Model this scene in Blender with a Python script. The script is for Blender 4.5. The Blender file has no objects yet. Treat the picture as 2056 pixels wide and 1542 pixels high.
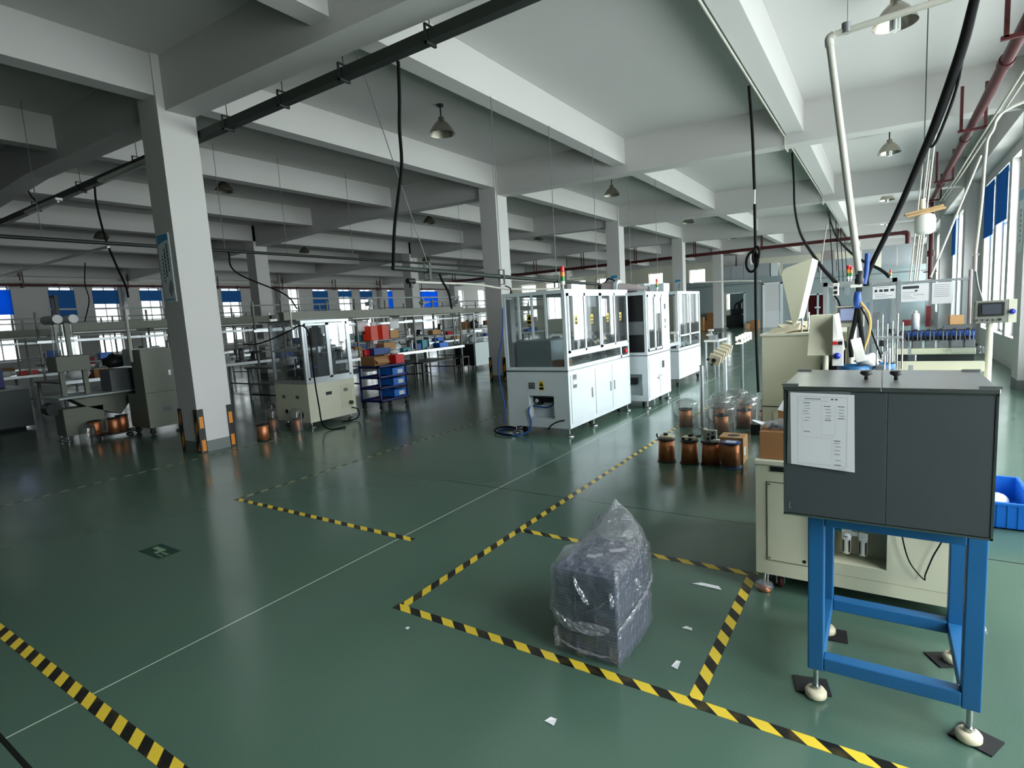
import bpy, math, random
from mathutils import Vector, Matrix, Euler
random.seed(7)
SC = bpy.context.scene
COL = SC.collection
V = Vector

# ------------------------------------------------------------------ materials
def lin(c):
    out = []
    for v in c[:3]:
        v = v / 255.0
        out.append(v / 12.92 if v <= 0.04045 else ((v + 0.055) / 1.055) ** 2.4)
    return (out[0], out[1], out[2], 1.0)

def new_mat(name):
    m = bpy.data.materials.new(name)
    m.use_nodes = True
    nt = m.node_tree
    nt.nodes.clear()
    return m, nt, nt.nodes, nt.links

def mat(name, rgb, rough=0.5, metal=0.0, spec=0.5, var=0.06, scale=6.0, bump=0.0, bscale=80.0, emit=None, estr=0.0, coat=0.0):
    m, nt, N, L = new_mat(name)
    o = N.new('ShaderNodeOutputMaterial'); p = N.new('ShaderNodeBsdfPrincipled')
    L.new(p.outputs[0], o.inputs[0])
    p.inputs['Roughness'].default_value = rough
    p.inputs['Metallic'].default_value = metal
    p.inputs['Specular IOR Level'].default_value = spec
    p.inputs['Coat Weight'].default_value = coat
    c = lin(rgb)
    tc = N.new('ShaderNodeTexCoord'); nz = N.new('ShaderNodeTexNoise')
    nz.inputs['Scale'].default_value = scale; nz.inputs['Detail'].default_value = 4
    L.new(tc.outputs['Object'], nz.inputs['Vector'])
    mx = N.new('ShaderNodeMix'); mx.data_type = 'RGBA'
    mx.inputs[6].default_value = tuple(max(0, v * (1 - var)) for v in c[:3]) + (1,)
    mx.inputs[7].default_value = tuple(min(1, v * (1 + var)) for v in c[:3]) + (1,)
    L.new(nz.outputs[0], mx.inputs[0]); L.new(mx.outputs[2], p.inputs['Base Color'])
    if bump:
        n2 = N.new('ShaderNodeTexNoise'); n2.inputs['Scale'].default_value = bscale
        L.new(tc.outputs['Object'], n2.inputs['Vector'])
        b = N.new('ShaderNodeBump'); b.inputs['Strength'].default_value = bump; b.inputs['Distance'].default_value = 0.01
        L.new(n2.outputs[0], b.inputs['Height']); L.new(b.outputs[0], p.inputs['Normal'])
    if emit:
        p.inputs['Emission Color'].default_value = lin(emit); p.inputs['Emission Strength'].default_value = estr
    return m

def clear_mat(name, tint=(235, 240, 240), gloss=0.1, haze=0.0, haze_rgb=(230, 230, 232), rough=0.03, bump=0.0, bscale=20.0, edge=0.5):
    """thin clear sheet: mostly see-through, a little gloss and a little milky haze"""
    m, nt, N, L = new_mat(name)
    o = N.new('ShaderNodeOutputMaterial')
    tr = N.new('ShaderNodeBsdfTransparent'); tr.inputs[0].default_value = lin(tint)
    gl = N.new('ShaderNodeBsdfGlossy'); gl.inputs['Roughness'].default_value = rough
    df = N.new('ShaderNodeBsdfDiffuse'); df.inputs[0].default_value = lin(haze_rgb)
    tl = N.new('ShaderNodeBsdfTranslucent'); tl.inputs[0].default_value = lin(haze_rgb)
    md = N.new('ShaderNodeMixShader'); md.inputs[0].default_value = 0.5
    L.new(df.outputs[0], md.inputs[1]); L.new(tl.outputs[0], md.inputs[2])
    m1 = N.new('ShaderNodeMixShader'); m1.inputs[0].default_value = haze
    L.new(tr.outputs[0], m1.inputs[1]); L.new(md.outputs[0], m1.inputs[2])
    lw = N.new('ShaderNodeLayerWeight'); lw.inputs[0].default_value = 0.25
    mr = N.new('ShaderNodeMapRange'); mr.inputs[3].default_value = gloss; mr.inputs[4].default_value = edge
    L.new(lw.outputs['Facing'], mr.inputs[0])
    m2 = N.new('ShaderNodeMixShader')
    L.new(mr.outputs[0], m2.inputs[0]); L.new(m1.outputs[0], m2.inputs[1]); L.new(gl.outputs[0], m2.inputs[2])
    L.new(m2.outputs[0], o.inputs[0])
    if bump:
        tc = N.new('ShaderNodeTexCoord'); nz = N.new('ShaderNodeTexNoise'); nz.inputs['Scale'].default_value = bscale
        nz.inputs['Detail'].default_value = 5
        L.new(tc.outputs['Object'], nz.inputs['Vector'])
        b = N.new('ShaderNodeBump'); b.inputs['Strength'].default_value = bump; b.inputs['Distance'].default_value = 0.02
        L.new(nz.outputs[0], b.inputs['Height'])
        for s in (gl, df, tl): L.new(b.outputs[0], s.inputs['Normal'])
    return m

def stripe_mat(name, a, b, period, axis=0, slant=1.0, rough=0.35, wear=None):
    """diagonal two colour hazard stripes in object space"""
    m, nt, N, L = new_mat(name)
    o = N.new('ShaderNodeOutputMaterial'); p = N.new('ShaderNodeBsdfPrincipled'); p.inputs['Roughness'].default_value = rough
    L.new(p.outputs[0], o.inputs[0])
    tc = N.new('ShaderNodeTexCoord'); sx = N.new('ShaderNodeSeparateXYZ'); L.new(tc.outputs['Object'], sx.inputs[0])
    other = {0: 1, 1: 0, 2: 0}[axis]
    mu = N.new('ShaderNodeMath'); mu.operation = 'MULTIPLY'; mu.inputs[1].default_value = slant; L.new(sx.outputs[other], mu.inputs[0])
    ad = N.new('ShaderNodeMath'); ad.operation = 'ADD'; L.new(sx.outputs[axis], ad.inputs[0]); L.new(mu.outputs[0], ad.inputs[1])
    dv = N.new('ShaderNodeMath'); dv.operation = 'DIVIDE'; dv.inputs[1].default_value = period; L.new(ad.outputs[0], dv.inputs[0])
    fr = N.new('ShaderNodeMath'); fr.operation = 'FRACT'; L.new(dv.outputs[0], fr.inputs[0])
    gt = N.new('ShaderNodeMath'); gt.operation = 'GREATER_THAN'; gt.inputs[1].default_value = 0.5; L.new(fr.outputs[0], gt.inputs[0])
    nz = N.new('ShaderNodeTexNoise'); nz.inputs['Scale'].default_value = 14; nz.inputs['Detail'].default_value = 6; L.new(tc.outputs['Object'], nz.inputs['Vector'])
    rp = N.new('ShaderNodeMapRange'); rp.inputs[1].default_value = 0.5; rp.inputs[2].default_value = 0.75; rp.inputs[4].default_value = 0.7
    L.new(nz.outputs[0], rp.inputs[0])
    wa = N.new('ShaderNodeMix'); wa.data_type = 'RGBA'; wa.inputs[6].default_value = lin(b); wa.inputs[7].default_value = lin(wear or b)
    L.new(rp.outputs[0], wa.inputs[0])
    mx = N.new('ShaderNodeMix'); mx.data_type = 'RGBA'; mx.inputs[6].default_value = lin(a)
    L.new(gt.outputs[0], mx.inputs[0]); L.new(wa.outputs[2], mx.inputs[7]); L.new(mx.outputs[2], p.inputs['Base Color'])
    return m

def copper_mat():
    m, nt, N, L = new_mat('copper_wire')
    o = N.new('ShaderNodeOutputMaterial'); p = N.new('ShaderNodeBsdfPrincipled'); L.new(p.outputs[0], o.inputs[0])
    p.inputs['Metallic'].default_value = 0.75; p.inputs['Roughness'].default_value = 0.3
    tc = N.new('ShaderNodeTexCoord'); w = N.new('ShaderNodeTexWave'); w.bands_direction = 'Z'; w.inputs['Scale'].default_value = 120
    L.new(tc.outputs['Object'], w.inputs['Vector'])
    nz = N.new('ShaderNodeTexNoise'); nz.inputs['Scale'].default_value = 9; L.new(tc.outputs['Object'], nz.inputs['Vector'])
    mx = N.new('ShaderNodeMix'); mx.data_type = 'RGBA'; mx.inputs[6].default_value = lin((196, 112, 72)); mx.inputs[7].default_value = lin((238, 164, 118))
    L.new(nz.outputs[0], mx.inputs[0]); L.new(mx.outputs[2], p.inputs['Base Color'])
    b = N.new('ShaderNodeBump'); b.inputs['Strength'].default_value = 0.25; b.inputs['Distance'].default_value = 0.002
    L.new(w.outputs[0], b.inputs['Height']); L.new(b.outputs[0], p.inputs['Normal'])
    return m

def floor_mat():
    m, nt, N, L = new_mat('epoxy_floor')
    o = N.new('ShaderNodeOutputMaterial'); p = N.new('ShaderNodeBsdfPrincipled'); L.new(p.outputs[0], o.inputs[0])
    tc = N.new('ShaderNodeTexCoord'); sx = N.new('ShaderNodeSeparateXYZ'); L.new(tc.outputs['Object'], sx.inputs[0])
    n1 = N.new('ShaderNodeTexNoise'); n1.inputs['Scale'].default_value = 0.35; n1.inputs['Detail'].default_value = 5; L.new(tc.outputs['Object'], n1.inputs['Vector'])
    n2 = N.new('ShaderNodeTexNoise'); n2.inputs['Scale'].default_value = 140; n2.inputs['Detail'].default_value = 3; L.new(tc.outputs['Object'], n2.inputs['Vector'])
    mx = N.new('ShaderNodeMix'); mx.data_type = 'RGBA'; mx.inputs[6].default_value = lin(FLOOR_A); mx.inputs[7].default_value = lin(FLOOR_B)
    L.new(n1.outputs[0], mx.inputs[0])
    m2 = N.new('ShaderNodeMix'); m2.data_type = 'RGBA'; m2.blend_type = 'OVERLAY'; m2.inputs[0].default_value = 0.14
    L.new(mx.outputs[2], m2.inputs[6]); L.new(n2.outputs[0], m2.inputs[7])
    col = m2.outputs[2]
    def line(col, out, pos, half, rgb, jitter=0.0):
        s = N.new('ShaderNodeMath'); s.operation = 'SUBTRACT'; s.inputs[1].default_value = pos; L.new(out, s.inputs[0])
        ab = N.new('ShaderNodeMath'); ab.operation = 'ABSOLUTE'; L.new(s.outputs[0], ab.inputs[0])
        lt = N.new('ShaderNodeMath'); lt.operation = 'LESS_THAN'; lt.inputs[1].default_value = half; L.new(ab.outputs[0], lt.inputs[0])
        x = N.new('ShaderNodeMix'); x.data_type = 'RGBA'; x.inputs[7].default_value = lin(rgb)
        L.new(lt.outputs[0], x.inputs[0]); L.new(col, x.inputs[6]); return x.outputs[2]
    col = line(col, sx.outputs[0], -2.80, 0.004, (205, 215, 205))
    col = line(col, sx.outputs[1], 3.88, 0.007, (22, 34, 28))
    col = line(col, sx.outputs[1], 0.515, 0.009, (12, 18, 15))
    L.new(col, p.inputs['Base Color'])
    rr = N.new('ShaderNodeMapRange'); rr.inputs[1].default_value = 0.3; rr.inputs[2].default_value = 0.7
    rr.inputs[3].default_value = 0.13; rr.inputs[4].default_value = 0.24
    n3 = N.new('ShaderNodeTexNoise'); n3.inputs['Scale'].default_value = 1.3; n3.inputs['Detail'].default_value = 6; L.new(tc.outputs['Object'], n3.inputs['Vector'])
    L.new(n3.outputs[0], rr.inputs[0]); L.new(rr.outputs[0], p.inputs['Roughness'])
    b = N.new('ShaderNodeBump'); b.inputs['Strength'].default_value = 0.05; b.inputs['Distance'].default_value = 0.02
    n4 = N.new('ShaderNodeTexNoise'); n4.inputs['Scale'].default_value = 2.2; n4.inputs['Detail'].default_value = 2; L.new(tc.outputs['Object'], n4.inputs['Vector'])
    L.new(n4.outputs[0], b.inputs['Height']); L.new(b.outputs[0], p.inputs['Normal'])
    p.inputs['Specular IOR Level'].default_value = 0.6
    return m

FLOOR_A, FLOOR_B = (68, 93, 80), (88, 114, 100)
M = {}
M['floor'] = floor_mat()
M['wall'] = mat('white_paint', (206, 204, 203), 0.8, var=0.04, scale=0.6)
M['ceiling'] = mat('ceiling_paint', (199, 197, 196), 0.85, var=0.05, scale=0.4)
M['plinth'] = mat('grey_plinth', (112, 118, 116), 0.6)
M['alu'] = mat('window_aluminium', (190, 192, 194), 0.4, 0.6)
M['glass'] = clear_mat('window_glass', (245, 250, 250), 0.05, edge=0.4)
M['white_metal'] = mat('white_coated_steel', (212, 220, 224), 0.42)
M['greywhite'] = mat('pale_grey_steel', (196, 206, 208), 0.42)
M['beige'] = mat('beige_coated_steel', (205, 203, 178), 0.48)
M['beige2'] = mat('cream_steel', (214, 212, 192), 0.5)
M['greybeige'] = mat('grey_beige_steel', (128, 130, 120), 0.5)  # darkened to put the shade of the backlit left machines into the colour
M['darkgrey'] = mat('slate_grey_panel', (66, 72, 74), 0.5, var=0.05, bump=0.05, bscale=300)
M['blue'] = mat('blue_painted_steel', (32, 98, 150), 0.42, var=0.1, scale=9)
M['navy'] = mat('navy_painted_steel', (26, 40, 110), 0.45)
M['steel'] = mat('brushed_steel', (186, 188, 190), 0.28, 1.0, var=0.05)
M['stainless'] = mat('stainless_sheet', (214, 216, 218), 0.3, 1.0, var=0.08, scale=3)
M['chrome'] = mat('chrome', (220, 220, 220), 0.12, 1.0)
M['aluprof'] = mat('aluminium_profile', (202, 206, 210), 0.35, 0.75)
M['black'] = mat('black_plastic', (18, 18, 20), 0.45)
M['rubber'] = mat('black_rubber', (24, 24, 25), 0.75)
M['cable'] = mat('black_cable', (9, 9, 10), 0.7, spec=0.15)
M['dark'] = mat('dark_machinery', (42, 44, 46), 0.5, 0.3, var=0.3, scale=20)
M['midgrey'] = mat('grey_machinery', (112, 116, 118), 0.45, 0.3, var=0.2, scale=20)
M['copper'] = copper_mat()
M['cardboard'] = mat('cardboard', (158, 112, 70), 0.85, var=0.08, scale=12)
M['cardboard2'] = mat('pale_cardboard', (192, 150, 104), 0.85, var=0.06, scale=12)
M['paper'] = mat('paper', (226, 226, 228), 0.7, var=0.02)
M['ink'] = mat('printed_ink', (52, 52, 56), 0.8)
M['palegrey_ink'] = mat('pale_printed_ink', (150, 150, 154), 0.8)
M['acrylic'] = clear_mat('clear_acrylic', (232, 236, 238), 0.06, haze=0.06, edge=0.5)
M['smoked'] = clear_mat('tinted_acrylic', (226, 230, 232), 0.07, haze=0.05, edge=0.55)
M['barrel'] = clear_mat('clear_drum', (225, 228, 226), 0.06, haze=0.10, edge=0.6)
M['bag'] = clear_mat('plastic_bag_film', (242, 244, 248), 0.10, haze=0.22, haze_rgb=(232, 236, 246), rough=0.10, bump=1.0, bscale=26, edge=0.55)
M['whitebag'] = mat('white_plastic_bag', (228, 230, 232), 0.4, bump=0.5, bscale=25)
M['tray'] = mat('grey_plastic_tray', (84, 92, 118), 0.45, var=0.12, scale=30)
M['cream'] = mat('cream_plastic', (232, 220, 190), 0.45)
M['creamwhite'] = mat('white_plastic', (230, 228, 222), 0.4)
M['pvc'] = mat('white_pvc', (182, 180, 170), 0.4)
M['redpipe'] = mat('red_oxide_pipe', (76, 18, 24), 0.5, var=0.15)
M['red'] = mat('red_plastic', (214, 30, 34), 0.4)
M['orange'] = mat('orange_lens', (240, 140, 40), 0.35)
M['green'] = mat('green_lens', (40, 130, 60), 0.35)
M['bluebutton'] = mat('blue_button', (34, 54, 170), 0.3)
M['bluebin'] = mat('blue_plastic_bin', (16, 112, 214), 0.4)
M['bluedark'] = mat('dark_blue_plastic', (30, 74, 150), 0.45)
M['teal'] = mat('teal_plastic', (30, 130, 150), 0.4)
M['yellow'] = mat('yellow_label', (232, 200, 60), 0.5)
M['wood'] = mat('raw_wood', (176, 142, 96), 0.7, var=0.15, scale=14)
M['tape'] = stripe_mat('hazard_tape_x', (232, 200, 60), (22, 22, 20), 0.146, axis=0, slant=1.15, wear=(92, 80, 40))
M['tape_y'] = stripe_mat('hazard_tape_y', (232, 200, 60), (22, 22, 20), 0.146, axis=1, slant=1.15, wear=(92, 80, 40))
M['guard'] = stripe_mat('hazard_guard', (226, 138, 44), (20, 18, 16), 0.3, axis=2, slant=-1.6)
def blind_mat(name, rgb, thru):
    m, nt, N, L = new_mat(name); o = N.new('ShaderNodeOutputMaterial')
    d = N.new('ShaderNodeBsdfDiffuse'); d.inputs[0].default_value = lin(rgb); t = N.new('ShaderNodeBsdfTranslucent'); t.inputs[0].default_value = lin(rgb)
    tc = N.new('ShaderNodeTexCoord'); nz = N.new('ShaderNodeTexNoise'); nz.inputs['Scale'].default_value = 3; L.new(tc.outputs['Object'], nz.inputs['Vector'])
    mr = N.new('ShaderNodeMapRange'); mr.inputs[3].default_value = thru*.85; mr.inputs[4].default_value = thru*1.15; L.new(nz.outputs[0], mr.inputs[0])
    x = N.new('ShaderNodeMixShader'); L.new(mr.outputs[0], x.inputs[0]); L.new(d.outputs[0], x.inputs[1]); L.new(t.outputs[0], x.inputs[2]); L.new(x.outputs[0], o.inputs[0])
    return m
M['blind'] = blind_mat('blue_roller_blind', (58, 120, 190), 0.14)
M['blue_pane'] = blind_mat('blue_tinted_pane', (40, 140, 235), 0.55)
M['tape_worn'] = stripe_mat('worn_hazard_tape', (150, 150, 112), (34, 38, 34), 0.146, axis=1, slant=0.9, wear=(60, 66, 58))
M['benchtop'] = mat('grey_bench_top', (120, 124, 124), 0.35)
M['screen'] = mat('dark_screen', (70, 74, 82), 0.25)
M['lcd'] = mat('lit_screen', (150, 162, 196), 0.3, emit=(150, 162, 196), estr=0.35)
M['lampshade'] = mat('lamp_reflector', (168, 162, 150), 0.3, 0.85, var=0.05)
M['tray_metal'] = mat('galvanised_dark', (52, 58, 54), 0.5, 0.4)
M['greenpcb'] = mat('green_mat', (70, 160, 130), 0.5)
M['partition'] = mat('grey_green_panel', (150, 164, 166), 0.6)
M['foam'] = mat('grey_foam_board', (168, 174, 180), 0.9, var=0.08, scale=3)
M['lit_wall_cream'] = mat('lit_cream_paint', (238, 232, 216), 0.8)  # cream lightened to stand in for strong light on the far wall
M['padgrey'] = mat('worn_pad', (176, 168, 152), 0.7, var=0.15, scale=20)
M['tanhose'] = mat('tan_hose', (196, 156, 84), 0.45)
M['whiteboard'] = mat('white_board', (232, 236, 240), 0.5)
M['maroon'] = mat('maroon_glass_door', (60, 16, 20), 0.15)
M['skyblue'] = mat('sign_blue', (52, 140, 190), 0.5)
M['signwhite'] = mat('sign_white', (214, 224, 228), 0.5)
M['signblue2'] = mat('sign_pale_blue', (120, 176, 206), 0.5)
M['exit'] = mat('exit_green', (24, 60, 46), 0.5)
M['exit2'] = mat('exit_pale', (120, 150, 122), 0.5)
M['pinkgrey'] = mat('pinkish_grey_motor', (168, 156, 158), 0.45)
M['tube'] = mat('fluorescent_tube', (236, 238, 236), 0.4)
M['skin_red'] = mat('red_inspection_light', (150, 30, 18), 0.4, emit=(255, 60, 20), estr=0.12)

# ------------------------------------------------------------------ mesh builder
class MB:
    def __init__(s): s.v = []; s.f = []; s.s = []
    def add(s, vs, fs, smooth=False):
        b = len(s.v); s.v.extend([tuple(x) for x in vs])
        for f in fs: s.f.append(tuple(b + i for i in f)); s.s.append(smooth)
        return s
    def box(s, x0, x1, y0, y1, z0, z1):
        vs = [(x0,y0,z0),(x1,y0,z0),(x1,y1,z0),(x0,y1,z0),(x0,y0,z1),(x1,y0,z1),(x1,y1,z1),(x0,y1,z1)]
        return s.add(vs, [(0,3,2,1),(4,5,6,7),(0,1,5,4),(1,2,6,5),(2,3,7,6),(3,0,4,7)])
    def ob(s, c, size, rot=(0, 0, 0)):
        R = Euler(rot).to_matrix(); h = V(size) / 2; c = V(c)
        vs = [c + R @ V((sx*h.x, sy*h.y, sz*h.z)) for sz in (-1,1) for sx, sy in ((-1,-1),(1,-1),(1,1),(-1,1))]
        return s.add(vs, [(0,3,2,1),(4,5,6,7),(0,1,5,4),(1,2,6,5),(2,3,7,6),(3,0,4,7)])
    def quad(s, a, b, c, d): return s.add([a, b, c, d], [(0,1,2,3)])
    def cyl(s, p0, p1, r, r2=None, seg=16, caps=True):
        p0, p1 = V(p0), V(p1); r2 = r if r2 is None else r2
        d = (p1 - p0).normalized(); a = d.orthogonal().normalized(); b = d.cross(a)
        ring = lambda p, q: [p + q*(a*math.cos(2*math.pi*i/seg) + b*math.sin(2*math.pi*i/seg)) for i in range(seg)]
        A, B = ring(p0, r), ring(p1, r2)
        s.add(A + B, [(i, (i+1) % seg, seg+(i+1) % seg, seg+i) for i in range(seg)], True)
        if caps:
            if r > 1e-6: s.add(A, [tuple(reversed(range(seg)))])
            if r2 > 1e-6: s.add(B, [tuple(range(seg))])
        return s
    def tube(s, pts, r, seg=8, closed=False, caps=True):
        P = [V(p) for p in pts]; n = len(P); rings = []
        def tan(i):
            if closed: return (P[(i+1) % n] - P[i-1]).normalized()
            return (P[min(i+1, n-1)] - P[max(i-1, 0)]).normalized()
        t = tan(0); a = t.orthogonal().normalized()
        for i in range(n):
            t = tan(i); a = (a - t*a.dot(t))
            a = a.normalized() if a.length > 1e-6 else t.orthogonal().normalized()
            b = t.cross(a)
            rr = r[i] if isinstance(r, (list, tuple)) else r
            rings.append([P[i] + rr*(a*math.cos(2*math.pi*k/seg) + b*math.sin(2*math.pi*k/seg)) for k in range(seg)])
        vs = [v for q in rings for v in q]; fs = []
        for i in range(n if closed else n-1):
            j = (i+1) % n
            for k in range(seg): fs.append((i*seg+k, i*seg+(k+1) % seg, j*seg+(k+1) % seg, j*seg+k))
        s.add(vs, fs, True)
        if not closed and caps:
            s.add(rings[0], [tuple(reversed(range(seg)))]); s.add(rings[-1], [tuple(range(seg))])
        return s
    def lathe(s, c, prof, seg=24, axis='Z', smooth=True):
        c = V(c); vs = []
        for r, z in prof:
            for i in range(seg):
                a = 2*math.pi*i/seg
                q = {'Z': V((r*math.cos(a), r*math.sin(a), z)), 'Y': V((r*math.cos(a), z, r*math.sin(a))), 'X': V((z, r*math.cos(a), r*math.sin(a)))}[axis]
                vs.append(c + q)
        fs = []
        for j in range(len(prof)-1):
            for i in range(seg): fs.append((j*seg+i, j*seg+(i+1) % seg, (j+1)*seg+(i+1) % seg, (j+1)*seg+i))
        return s.add(vs, fs, smooth)
    def prism(s, poly, axis, a0, a1):
        mk = {'X': lambda p, a: (a, p[0], p[1]), 'Y': lambda p, a: (p[0], a, p[1]), 'Z': lambda p, a: (p[0], p[1], a)}[axis]
        n = len(poly); A = [mk(p, a0) for p in poly]; B = [mk(p, a1) for p in poly]
        s.add(A + B, [(i, (i+1) % n, n+(i+1) % n, n+i) for i in range(n)])
        s.add(A, [tuple(reversed(range(n)))]); return s.add(B, [tuple(range(n))])
    def blob(s, c, size, seed=0, amp=0.25, nu=12, nv=8, freq=2.0):
        from mathutils import noise
        c = V(c); vs = []; fs = []
        for j in range(nv+1):
            th = math.pi*j/nv
            for i in range(nu):
                ph = 2*math.pi*i/nu
                d = V((math.sin(th)*math.cos(ph), math.sin(th)*math.sin(ph), -math.cos(th)))
                k = 1 + amp*noise.noise(d*freq + V((seed*3.1, seed*1.7, seed)))
                vs.append(c + V((d.x*size[0]*k/2, d.y*size[1]*k/2, max(d.z*k, -0.8)*size[2]/2)))
        for j in range(nv):
            for i in range(nu): fs.append((j*nu+i, j*nu+(i+1) % nu, (j+1)*nu+(i+1) % nu, (j+1)*nu+i))
        return s.add(vs, fs, True)
    def build(s, name, m, parent=None, bevel=0.0, kind=None, label=None, cat=None, group=None, segs=2):
        me = bpy.data.meshes.new(name)
        off = V(parent['_org']) if parent is not None and '_org' in parent else V((0, 0, 0))
        me.from_pydata([tuple(V(v) - off) for v in s.v], [], s.f)
        me.polygons.foreach_set('use_smooth', s.s)
        me.materials.append(M[m] if isinstance(m, str) else m)
        me.update()
        o = bpy.data.objects.new(name, me); COL.objects.link(o)
        if parent is not None: o.parent = parent; o['_org'] = tuple(off)
        if bevel:
            b = o.modifiers.new('bevel', 'BEVEL'); b.width = bevel; b.segments = segs; b.limit_method = 'ANGLE'
        if kind: o['kind'] = kind
        if label: o['label'] = label
        if cat: o['category'] = cat
        if group: o['group'] = group
        return o

def thing(name, label, cat, loc=(0, 0, 0), group=None):
    o = bpy.data.objects.new(name, None); COL.objects.link(o)
    o.location = loc; o.empty_display_size = 0.1
    o['label'] = label; o['category'] = cat; o['_org'] = tuple(loc)
    if group: o['group'] = group
    return o

def kids(o): return [c for c in bpy.data.objects if c.parent == o]
def dup(root, loc, label=None, group=None, rotz=0.0, scale=None):
    """a copy of a thing standing at loc, with copies of its parts and sub-parts"""
    r = root.copy(); COL.objects.link(r); r.location = loc; r.rotation_euler = (0, 0, rotz)
    if scale: r.scale = scale
    if label: r['label'] = label
    if group: r['group'] = group
    for ch in kids(root):
        c = ch.copy(); COL.objects.link(c); c.parent = r
        for g in kids(ch):
            d = g.copy(); COL.objects.link(d); d.parent = c
    return r

def spline(pts, n=8):
    P = [V(p) for p in pts]; P = [2*P[0]-P[1]] + P + [2*P[-1]-P[-2]]; out = []
    for i in range(1, len(P)-2):
        for k in range(n):
            t = k/n; a, b, c, d = P[i-1], P[i], P[i+1], P[i+2]
            out.append(0.5*((2*b) + (c-a)*t + (2*a-5*b+4*c-d)*t*t + (3*b-a-3*c+d)*t**3))
    out.append(P[-2]); return out

def struct(name, mb, m, bevel=0.0, parent=None): return mb.build(name, m, parent, bevel, kind=None if parent else 'structure')

# ------------------------------------------------------------------ camera
def setup_camera():
    cx, cy, F = 1028.0, 771.0, 1120.84
    yaw, pitch, roll = 0.58878975, 0.12161286, -0.06108541
    c, s = math.cos(yaw), math.sin(yaw)
    fw = V((-s*math.cos(pitch), c*math.cos(pitch), -math.sin(pitch))); r = V((c, s, 0)); u = r.cross(fw)
    R = math.cos(roll)*r + math.sin(roll)*u; U = -math.sin(roll)*r + math.cos(roll)*u
    cam = bpy.data.cameras.new('camera'); o = bpy.data.objects.new('camera', cam); COL.objects.link(o)
    cam.sensor_fit = 'HORIZONTAL'; cam.sensor_width = 36.0; cam.lens = F/2056.0*36.0; cam.clip_end = 300; cam.clip_start = 0.02
    m = Matrix((R, U, -fw)).transposed().to_4x4(); m.translation = V((0, 0, 1.5)); o.matrix_world = m
    SC.camera = o
setup_camera()

# ------------------------------------------------------------------ the hall
XL, XR, YB, YF = -26.0, 1.95, -9.0, 39.0
def zb(x): return 4.315 - 0.026*(x+12) if x > -12 else 4.315 + 0.036*(x+12)   # underside of the cross beams: a shallow pitched roof
struct('floor', MB().box(XL-0.3, XR+0.3, YB-0.3, YF+0.3, -0.2, 0.0), 'floor')
def roof_piece(mb, x0, x1, y0, y1, lo, hi):
    xs = [x0] + ([-12.0] if x0 < -12 < x1 else []) + [x1]
    for a, b in zip(xs, xs[1:]):
        za, zc = zb(a), zb(b)
        vs = [(a,y0,za+lo),(b,y0,zc+lo),(b,y1,zc+lo),(a,y1,za+lo),(a,y0,za+hi),(b,y0,zc+hi),(b,y1,zc+hi),(a,y1,za+hi)]
        mb.add(vs, [(0,3,2,1),(4,5,6,7),(0,1,5,4),(1,2,6,5),(2,3,7,6),(3,0,4,7)])
    return mb
struct('ceiling', roof_piece(MB(), XL-0.3, XR+0.3, YB-0.3, YF+0.3, 0.63, 0.85), 'ceiling')
ROWS = [3.6+7*n for n in range(-1, 6)]
for y in ROWS: struct('ceiling_beam', roof_piece(MB(), XL, XR, y+0.09, y+0.43, 0.0, 0.64), 'ceiling')
AB = [-25.75, -22.75, -19.65, -16.5, -13.68, -10.5, -7.25, -4.2, -1.12]
for x in AB: struct('ceiling_beam', roof_piece(MB(), x-0.26, x, YB, YF, 0.155, 0.64), 'ceiling')
struct('ceiling_beam', MB().box(XR-0.28, XR, YB, YF, 4.0, 4.75), 'ceiling')
for y in ROWS:
    for x in (-25.95, -16.95, -7.67, 1.63):
        if x > 1 and y < 0: continue
        w = 0.45 if x > -20 else 0.4
        if x > 1: w = 0.33
        c = struct('column', MB().box(x, x+w, y, y+0.45, 0, 4.9), 'wall')
        struct('plinth', MB().box(x-0.004, x+w+0.004, y-0.004, y+0.454, 0, 0.14), 'plinth', parent=c)

def wall_y(name, x0, x1, wins, sill, head, top, y0=YB, y1=YF):
    """a wall along y with window openings"""
    mb = MB(); mb.box(x0, x1, y0, y1, 0, sill); mb.box(x0, x1, y0, y1, head, top)
    e = y0
    for a, b in sorted(wins): mb.box(x0, x1, e, a, sill, head); e = b
    mb.box(x0, x1, e, y1, sill, head)
    return struct(name, mb, 'wall')
RW = []; RW_FROM = 0.2
for y in ROWS[:-1]:
    for a, b in ((0.7, 1.95), (2.2, 3.45), (3.72, 4.98), (5.3, 6.6)): RW.append((y+a, y+b))
RW = [w for w in RW if w[0] > RW_FROM]
LW = [(1.5,2.4),(4.3,5.1),(6.2,7.05),(8.2,8.95),(9.6,10.45),(11.3,12.1),(12.55,13.6),(14.8,15.7),(18.25,19.0),(19.9,20.85),(21.65,22.55),(23.25,24.15),(25.2,25.85),(28.5,30.2),(32.2,33.2),(35.0,36.0)]
RS, RH, LS, LH = 0.55, 3.8, 0.95, 3.62
wall_y('wall_right', XR, XR+0.25, RW, RS, RH, 4.75)
wall_y('wall_left', XL-0.25, XL, LW, LS, LH, 4.6)
FW = [(-24.5,-23.2),(-22.2,-21.0),(-20.0,-18.8),(-17.8,-16.8),(-13.85,-12.85),(-11.0,-9.95)]
mb = MB(); mb.box(XL, XR, YF, YF+0.25, 0, 1.0); mb.box(XL, XR, YF, YF+0.25, 3.85, 5.1); e = XL
for a, b in FW: mb.box(e, a, YF, YF+0.25, 1.0, 3.85); e = b
FW2 = [(-8.6,-7.2),(-6.4,-4.9),(-4.2,-2.8),(-2.0,-0.6),(0.0,1.4)]      # unseen low windows added to light the back room behind the partition
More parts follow.
